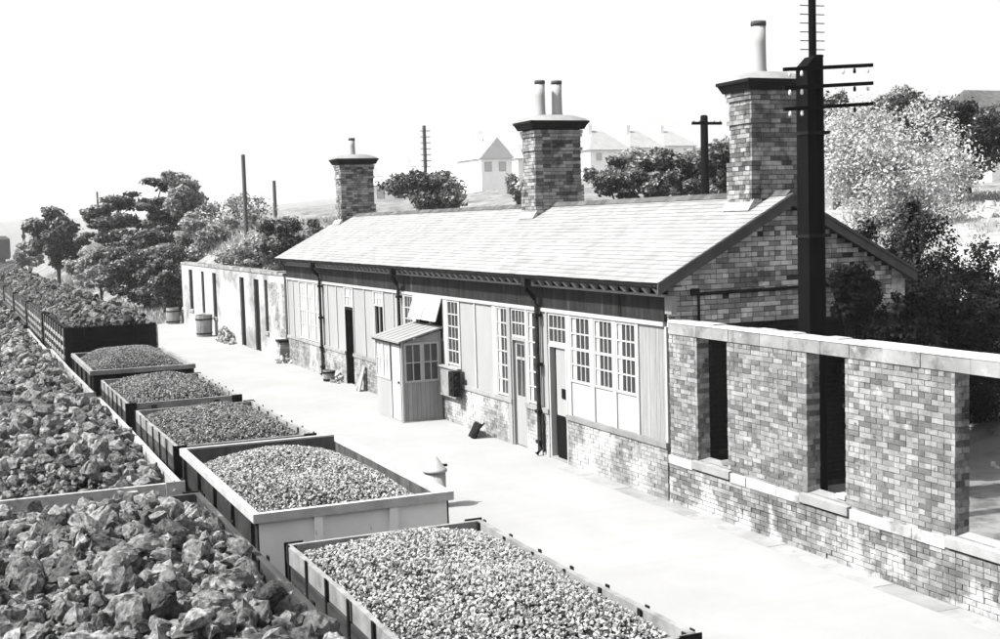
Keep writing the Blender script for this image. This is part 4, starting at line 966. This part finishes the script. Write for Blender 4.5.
def plant(name, label, cat, base, cc, rr, nclump, n, size, mtl, seed, trunk=.12, flat=1., group=None, twigs=6, clump=(.15,.36), mtl2=None):
    """base (x,y) on the ground, cc crown centre, rr crown radii"""
    r = np.random.default_rng(seed); gz = ground_h(base[0], base[1])
    t = thing(name, label, cat, (base[0], base[1], gz-.1), group); C = []; Rr = []
    nclump = int(nclump*1.9)
    for _ in range(nclump):
        d = r.normal(size=3); d /= np.linalg.norm(d); q = r.uniform(.1,1.05)**.5
        f = r.uniform(*clump); C.append(np.array(cc)+d*np.array(rr)*q*.85); Rr.append(np.array([rr[0]*f, rr[1]*f, rr[2]*f*flat]))
    C = np.array(C)
    m = MB(); top = Vector(cc)+Vector((0,0,rr[2]*.35)); b = Vector((base[0],base[1],gz-.25))
    mid = b.lerp(top,.5)+Vector((r.uniform(-.1,.1)*rr[0],0,0)); m.tube([b, b.lerp(mid,.5), mid, top], [trunk*1.3, trunk, trunk*.75, trunk*.25], 8)
    m.build('trunk', m_bark, t)
    br = MB()
    for i in r.choice(len(C), min(twigs, len(C)), replace=False):
        s = b.lerp(top, float(r.uniform(.3,.7))); e = Vector(C[i]); br.tube([s, s.lerp(e,.5)+Vector((0,0,.06*(e-s).length)), e], [trunk*.45, trunk*.3, trunk*.1], 6)
    if br.v: br.build('branches', m_bark, t)
    leaf_mesh('crown', C, Rr, n, size, mtl, t, seed+100)
    if mtl2: Rr = np.array(Rr); leaf_mesh('crown_sun_side', C+Rr*np.array([-.3,.05,.42]), Rr*.8, int(n*.55), size, mtl2, t, seed+200, .9)  # second leaf colour, mostly paler, on sunward tops: sunlight put into the colour
    return t
def px_plant(name, label, cat, x0, y0, x1, y1, Y, nclump, n, size, mtl, seed, trunk=.12, flat=1., group=None, base=None, depth=.8, **kw):
    c = at_y((x0+x1)/2, (y0+y1)/2, Y); a = at_y(x0, (y0+y1)/2, Y); b = at_y((x0+x1)/2, y0, Y)
    rx = (c-a).length*1.12; rz = (b-c).length*1.1
    bx_ = (c.x, c.y) if base is None else (at_y(base, y1, Y).x, Y)
    return plant(name, label, cat, bx_, (c.x,c.y,c.z), (rx, rx*depth, rz), nclump, n, size, mtl, seed, trunk, flat, group, **kw)
GL = 'trees and shrubs beyond the far platform end'
LEFT = [('round_tree', 'small round tree with a bare dark trunk beside the far wagons', 'tree', 24, 214, 88, 270, 110, 18, 6500, .17, m_leaf_d, 1, .16, .8, m_leaf),
 ('tiered_tree', 'large dark tree with flat tiered branches beyond the far platform end', 'tree', 104, 178, 196, 252, 96, 20, 9500, .16, m_leaf_d, 2, .22, .38, m_leaf),
 ('tiered_tree', 'lower dark spreading tree between the small round tree and the large tiered tree', 'tree', 74, 200, 136, 254, 102, 16, 6500, .16, m_leaf_d, 3, .18, .42, m_leaf),
 ('slim_tree', 'airy pale tree on a slim leaning trunk beside the tiered tree', 'tree', 158, 172, 206, 222, 92, 16, 3200, .13, m_leaf, 4, .10, .7, m_leaf_l),
 ('dense_shrub', 'broad dark shrub filling the bank beside the limewashed wall end', 'shrub', 96, 238, 192, 306, 82, 24, 13000, .12, m_leaf_d, 5, .2, .7, m_leaf),
 ('dense_shrub', 'low dark shrub hanging over the barrels by the limewashed wall', 'shrub', 140, 260, 190, 314, 76, 16, 6500, .10, m_leaf_d, 6, .12, .8, m_leaf),
 ('loose_shrub', 'loose grey shrub behind the far end of the limewashed wall', 'shrub', 178, 208, 246, 274, 86, 18, 7000, .12, m_leaf, 7, .12, .7, m_leaf_l),
 ('airy_tree', 'thin leaved pale sapling beside the tall slim telegraph pole', 'tree', 194, 190, 274, 256, 92, 20, 2600, .11, m_leaf, 8, .09, .7, m_leaf_l),
 ('loose_shrub', 'pale rounded bush showing above the middle of the limewashed wall', 'shrub', 222, 232, 296, 284, 74, 18, 7000, .10, m_leaf, 9, .1, .8, m_leaf_l),
 ('dense_shrub', 'dark bush standing against the far end of the slate roof', 'shrub', 262, 212, 324, 268, 66, 18, 7000, .10, m_leaf_d, 10, .12, .8, m_leaf),
 ('loose_shrub', 'low pale bush on the grassy bank beneath the small round tree', 'shrub', 64, 250, 122, 288, 104, 14, 4600, .14, m_leaf, 11, .1, .7, m_leaf_l),
 ('loose_shrub', 'low pale scrub beside the line beneath the far signals', 'shrub', 14, 244, 46, 268, 135, 12, 2600, .18, m_leaf, 12, .1, .8, m_leaf_l),
 ('loose_shrub', 'pale scrub on the bank between the broad dark shrub and the line', 'shrub', 84, 262, 118, 290, 92, 12, 3000, .13, m_leaf, 51, .1, .7, m_leaf_l),
 ('dense_shrub', 'grey bush filling the gap under the large tiered tree', 'shrub', 118, 226, 200, 270, 90, 18, 8000, .13, m_leaf_d, 52, .12, .6, m_leaf)]
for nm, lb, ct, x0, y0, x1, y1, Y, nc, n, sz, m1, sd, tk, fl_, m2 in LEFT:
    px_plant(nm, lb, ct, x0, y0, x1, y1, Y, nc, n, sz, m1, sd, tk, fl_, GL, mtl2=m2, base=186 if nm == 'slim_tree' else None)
GR = 'bushes behind the slate ridge'
px_plant('round_bush', 'round dark bush rising above the middle of the slate ridge', 'shrub', 390, 169, 466, 213, 60, 20, 7000, .10, m_leaf, 13, .12, .9, GR, mtl2=m_leaf_d)
px_plant('round_bush', 'small bush half hidden behind the two pot chimney', 'shrub', 502, 175, 534, 205, 62, 10, 2600, .10, m_leaf, 14, .1, .9, GR)
px_plant('round_bush', 'small low bush beside the single pot chimney at the far roof end', 'shrub', 360, 202, 376, 216, 66, 6, 800, .09, m_leaf, 30, .07, .9, GR)
for k, (x0, x1, y0, y1, Y) in enumerate(((588,650,158,205,52), (630,690,148,205,48), (672,722,152,205,46), (706,765,138,205,44), (690,740,140,180,52), (610,660,150,190,58))):
    px_plant('hedge_bush', ['dark bush behind the ridge beside the two pot chimney', 'broad dark bush in the middle of the hedge behind the ridge', 'dark bush in front of the stout single crossarm pole', 'tall dark bush between crossarm pole and gable chimney',
        'paler bush top behind the stout single crossarm pole', 'pale bush top behind the hedge near the hipped roofs'][k], 'shrub', x0, y0, x1, y1, Y, 16, 5200, .10, m_leaf_d if k < 4 else m_leaf, 15+k, .12, .9, GR, mtl2=m_leaf if k < 4 else m_leaf_l)
GH = 'trees and shrubs on the bank behind the gable'
px_plant('blossom_bush', 'large pale blossoming bush on the bank behind the brick gable', 'shrub', 826, 108, 966, 262, 31, 40, 24000, .052, m_blossom, 31, .12, .9, GH, mtl2=m_blossom, clump=(.2,.36))
px_plant('dark_tree', 'dark tree crowning the bank in front of the white house', 'tree', 925, 96, 1012, 190, 40, 20, 8000, .09, m_leaf_d, 32, .16, .9, GH)
px_plant('dark_tree', 'dark tree on the bank between the blossoming bush and the white house', 'tree', 926, 98, 990, 176, 36, 20, 7000, .07, m_leaf_b, 35, .14, .9, GH, mtl2=m_leaf_d)
px_plant('dark_tree', 'dark tree top showing just above the blossoming bush', 'tree', 868, 94, 945, 165, 42, 16, 6000, .09, m_leaf_d, 33, .14, .9, GH, mtl2=m_leaf)
px_plant('dark_tree', 'dark foliage between the stout twin pole and blossoming bush', 'tree', 812, 92, 862, 180, 38, 14, 4500, .09, m_leaf_d, 34, .14, .9, GH)
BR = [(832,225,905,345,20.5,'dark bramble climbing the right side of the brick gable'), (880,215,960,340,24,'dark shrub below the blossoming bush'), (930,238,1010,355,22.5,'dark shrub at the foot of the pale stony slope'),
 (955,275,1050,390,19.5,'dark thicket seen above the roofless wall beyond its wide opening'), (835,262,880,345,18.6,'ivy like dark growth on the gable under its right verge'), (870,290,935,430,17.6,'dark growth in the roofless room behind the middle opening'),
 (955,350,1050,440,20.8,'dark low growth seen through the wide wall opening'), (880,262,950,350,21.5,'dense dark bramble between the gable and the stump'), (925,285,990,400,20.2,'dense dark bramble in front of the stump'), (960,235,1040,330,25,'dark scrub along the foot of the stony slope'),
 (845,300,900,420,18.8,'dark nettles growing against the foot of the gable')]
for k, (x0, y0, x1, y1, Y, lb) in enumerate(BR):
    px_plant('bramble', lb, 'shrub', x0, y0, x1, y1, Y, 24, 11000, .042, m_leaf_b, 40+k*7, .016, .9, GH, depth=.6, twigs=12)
p = at_y(912, 205, 22.8)
t = thing('tree_stump', 'dark ivy covered stump standing among the shrubs below the blossom', 'tree stump', (p.x, p.y, ground_h(p.x,p.y)-.1))
MB().tube([(p.x-.1,p.y,ground_h(p.x,p.y)-.2),(p.x-.05,p.y,p.z-1),(p.x,p.y,p.z)], [.22,.2,.15], 9).cyl((p.x,p.y,p.z-.01),(p.x+.02,p.y,p.z+.04),.15,.08,9).build('stump_trunk', m_post, t)
leaf_mesh('ivy', [(p.x-.05,p.y,p.z-.7)], [(.32,.32,1.0)], 1500, .05, m_leaf_d, t, 77)

# grass: upright blades on the bank left of the limewashed wall and on the slope at the right
def grass(name, label, pts, h, seed, mtl):
    r = np.random.default_rng(seed); n = len(pts); P = np.array(pts); an = r.uniform(0,6.28,n); hh = h*r.uniform(.4,1.3,n); w = hh*.16
    lean = r.normal(0,.35,(n,2))*hh[:,None]; dx = np.stack([np.cos(an)*w, np.sin(an)*w, np.zeros(n)],1); top = P+np.stack([lean[:,0],lean[:,1],hh],1)
    V = np.stack([P-dx, P+dx, top],1).reshape(-1,3); F = np.arange(3*n).reshape(-1,3)
    o = np_mesh(name, V, F, mtl, None, 'stuff'); tag(o, label, 'grass')
r = np.random.default_rng(91); pts = []
while len(pts) < 26000:
    x, y = r.uniform(6.8, 26), r.uniform(71, 135); x += curve(y)
    if math.sin(x*.8+y*.23)+math.sin(y*.41-x*.3) > -.5: pts.append((x, y, ground_h(x, y)-.03))
grass('grass', 'pale dry grass on the bank beyond the platform end', pts, .38, 1, m_grass)
pts = []
while len(pts) < 16000:
    x, y = r.uniform(17.5, 38), r.uniform(15, 42)
    if math.sin(x*.9+y*.33)+math.sin(y*.7-x*.5) > .1: pts.append((x, y, ground_h(x, y)-.03))
grass('grass', 'pale tufted grass on the stony slope behind the gable', pts, .16, 2, m_leaf_l)
n = 900; X_ = r.uniform(18, 36, n); Y_ = r.uniform(16, 40, n); P = np.array([(a, b, ground_h(a, b)) for a, b in zip(X_, Y_)])
V, F = scatter(r, P, np.clip(np.exp(r.normal(-2.5,.5,n)),.04,.3), BIG); o = np_mesh('stones', V, F, m_scree, None, 'stuff'); tag(o, 'pale stones scattered over the slope behind the gable', 'stones')
# pale scree sheet lying on the slope
gx2 = np.arange(20.5, 34, .7); gy2 = np.arange(18, 40, .7); V = []; F = []
for yy in gy2:
    for xx in gx2: V.append((xx, yy, ground_h(xx, yy)+.03+.05*math.sin(xx*2.1+yy*1.3)*math.sin(yy*1.9)))
nn = len(gx2); F = [(j*nn+i, j*nn+i+1, (j+1)*nn+i+1, (j+1)*nn+i) for j in range(len(gy2)-1) for i in range(nn-1)]
o = np_mesh('scree', np.array(V), F, m_scree, None, 'structure'); o['label'] = 'pale stony slope behind the gable'

# ------------------------------------------------------------------ houses on the rise
def house(label, c, w, d, h, rz, roof='gable', mtl_r=m_hroof, group='houses on the rise beyond the station', rh=None, chim=True):
    x, y = c; gz = min(ground_h(x-w/2,y), ground_h(x+w/2,y), ground_h(x,y+d))-.2; top = h
    t = thing('house', label, 'house', (x, y+d/2, gz), group)
    MB().box(x-w/2, x+w/2, y, y+d, gz, top).build('wall', m_house, t)
    rh = w*.3 if rh is None else rh
    if roof == 'gable': m = MB().prism([(x-w/2-.3, top-.05), (x+w/2+.3, top-.05), (x, top+rh)], (y-.25, y+d+.25), 'y')
    elif roof == 'side': m = MB().prism([(y-.4, top-.05), (y+d+.4, top-.05), (y+d/2, top+rh)], (x-w/2-.3, x+w/2+.3), 'x')
    else:
        m = MB(); e = .4; m.v += [(x-w/2-e,y-e,top),(x+w/2+e,y-e,top),(x+w/2+e,y+d+e,top),(x-w/2-e,y+d+e,top),(x-w*.12,y+d/2,top+rh),(x+w*.12,y+d/2,top+rh)]
        for q in ((0,1,5,4),(1,2,5),(2,3,4,5),(3,0,4),(3,2,1,0)): m.face(q)
    ro = m.build('roof', mtl_r, t)
    if chim: MB().box(x-w*.25, x-w*.25+.7, y+d/2-.4, y+d/2+.4, top+rh*.3, top+rh+1.0).build('chimney', m_house, ro)
    for q in (-.28, .18):
        f = MB().box(x+q*w-.5, x+q*w+.5, y-.03, y-.004, top-1.7, top-.5).build('window', m_white, t); MB().box(x+q*w-.42, x+q*w+.42, y-.04, y-.031, top-1.62, top-.58).build('pane', m_hwin, f)
def px_house(label, x0, x1, ytop, Y, d=8, **kw):
    a, b = at_y(x0, ytop, Y), at_y(x1, ytop, Y); house(label, ((a.x+b.x)/2, Y), abs(b.x-a.x), d, a.z, 0, **kw)
m_hroof2 = mat('house_roof_pale', .6, .7, 1, U, .9)
px_house('white gabled house beyond the ridge beside the small bush', 481, 512, 158, 150, roof='gable', rh=2.6, mtl_r=m_hroof2)
px_house('low white terrace between the gabled house and the two pot chimney', 518, 560, 158, 158, roof='side', rh=1.0, mtl_r=m_hroof2)
px_house('low white terrace above the far roof end beside the round bush', 372, 410, 185, 150, roof='side', rh=1.2, mtl_r=m_hroof2)
px_house('white house with chimneys behind the slim rung pole', 405, 450, 176, 175, roof='side', rh=1.5, mtl_r=m_hroof2)
px_house('hip roofed house beside the two pot chimney', 590, 630, 150, 185, d=9, roof='hip', rh=3.4)
px_house('hip roofed house in the middle of the three beyond the hedge', 630, 664, 148, 195, d=9, roof='hip', rh=3.2)
px_house('hip roofed house farthest from the two pot chimney', 664, 696, 146, 205, d=9, roof='hip', rh=3.0)
px_house('white house with dark roof on the bank top behind dark trees', 992, 1050, 106, 47, d=3, roof='side', rh=.9, chim=False, mtl_r=m_ridge, group='houses on the rise beyond the station')

# ------------------------------------------------------------------ haze
hz = bpy.data.materials.new('haze'); hz.use_nodes = True; nt = hz.node_tree; nt.nodes.clear()
pv = nt.nodes.new('ShaderNodeVolumePrincipled'); ou = nt.nodes.new('ShaderNodeOutputMaterial'); pv.inputs['Color'].default_value = (.95,.95,.95,1); pv.inputs['Density'].default_value = .0002
nt.links.new(pv.outputs[0], ou.inputs['Volume'])
zs = [v.co.z for v in g.data.vertices]
hb = MB().box(-1560, 1660, -460, 1860, min(zs)-1, max(max(zs), 20)+4).build('haze', hz); hb['kind'] = 'stuff'; hb['label'] = 'thin pale haze in the air over the whole place'
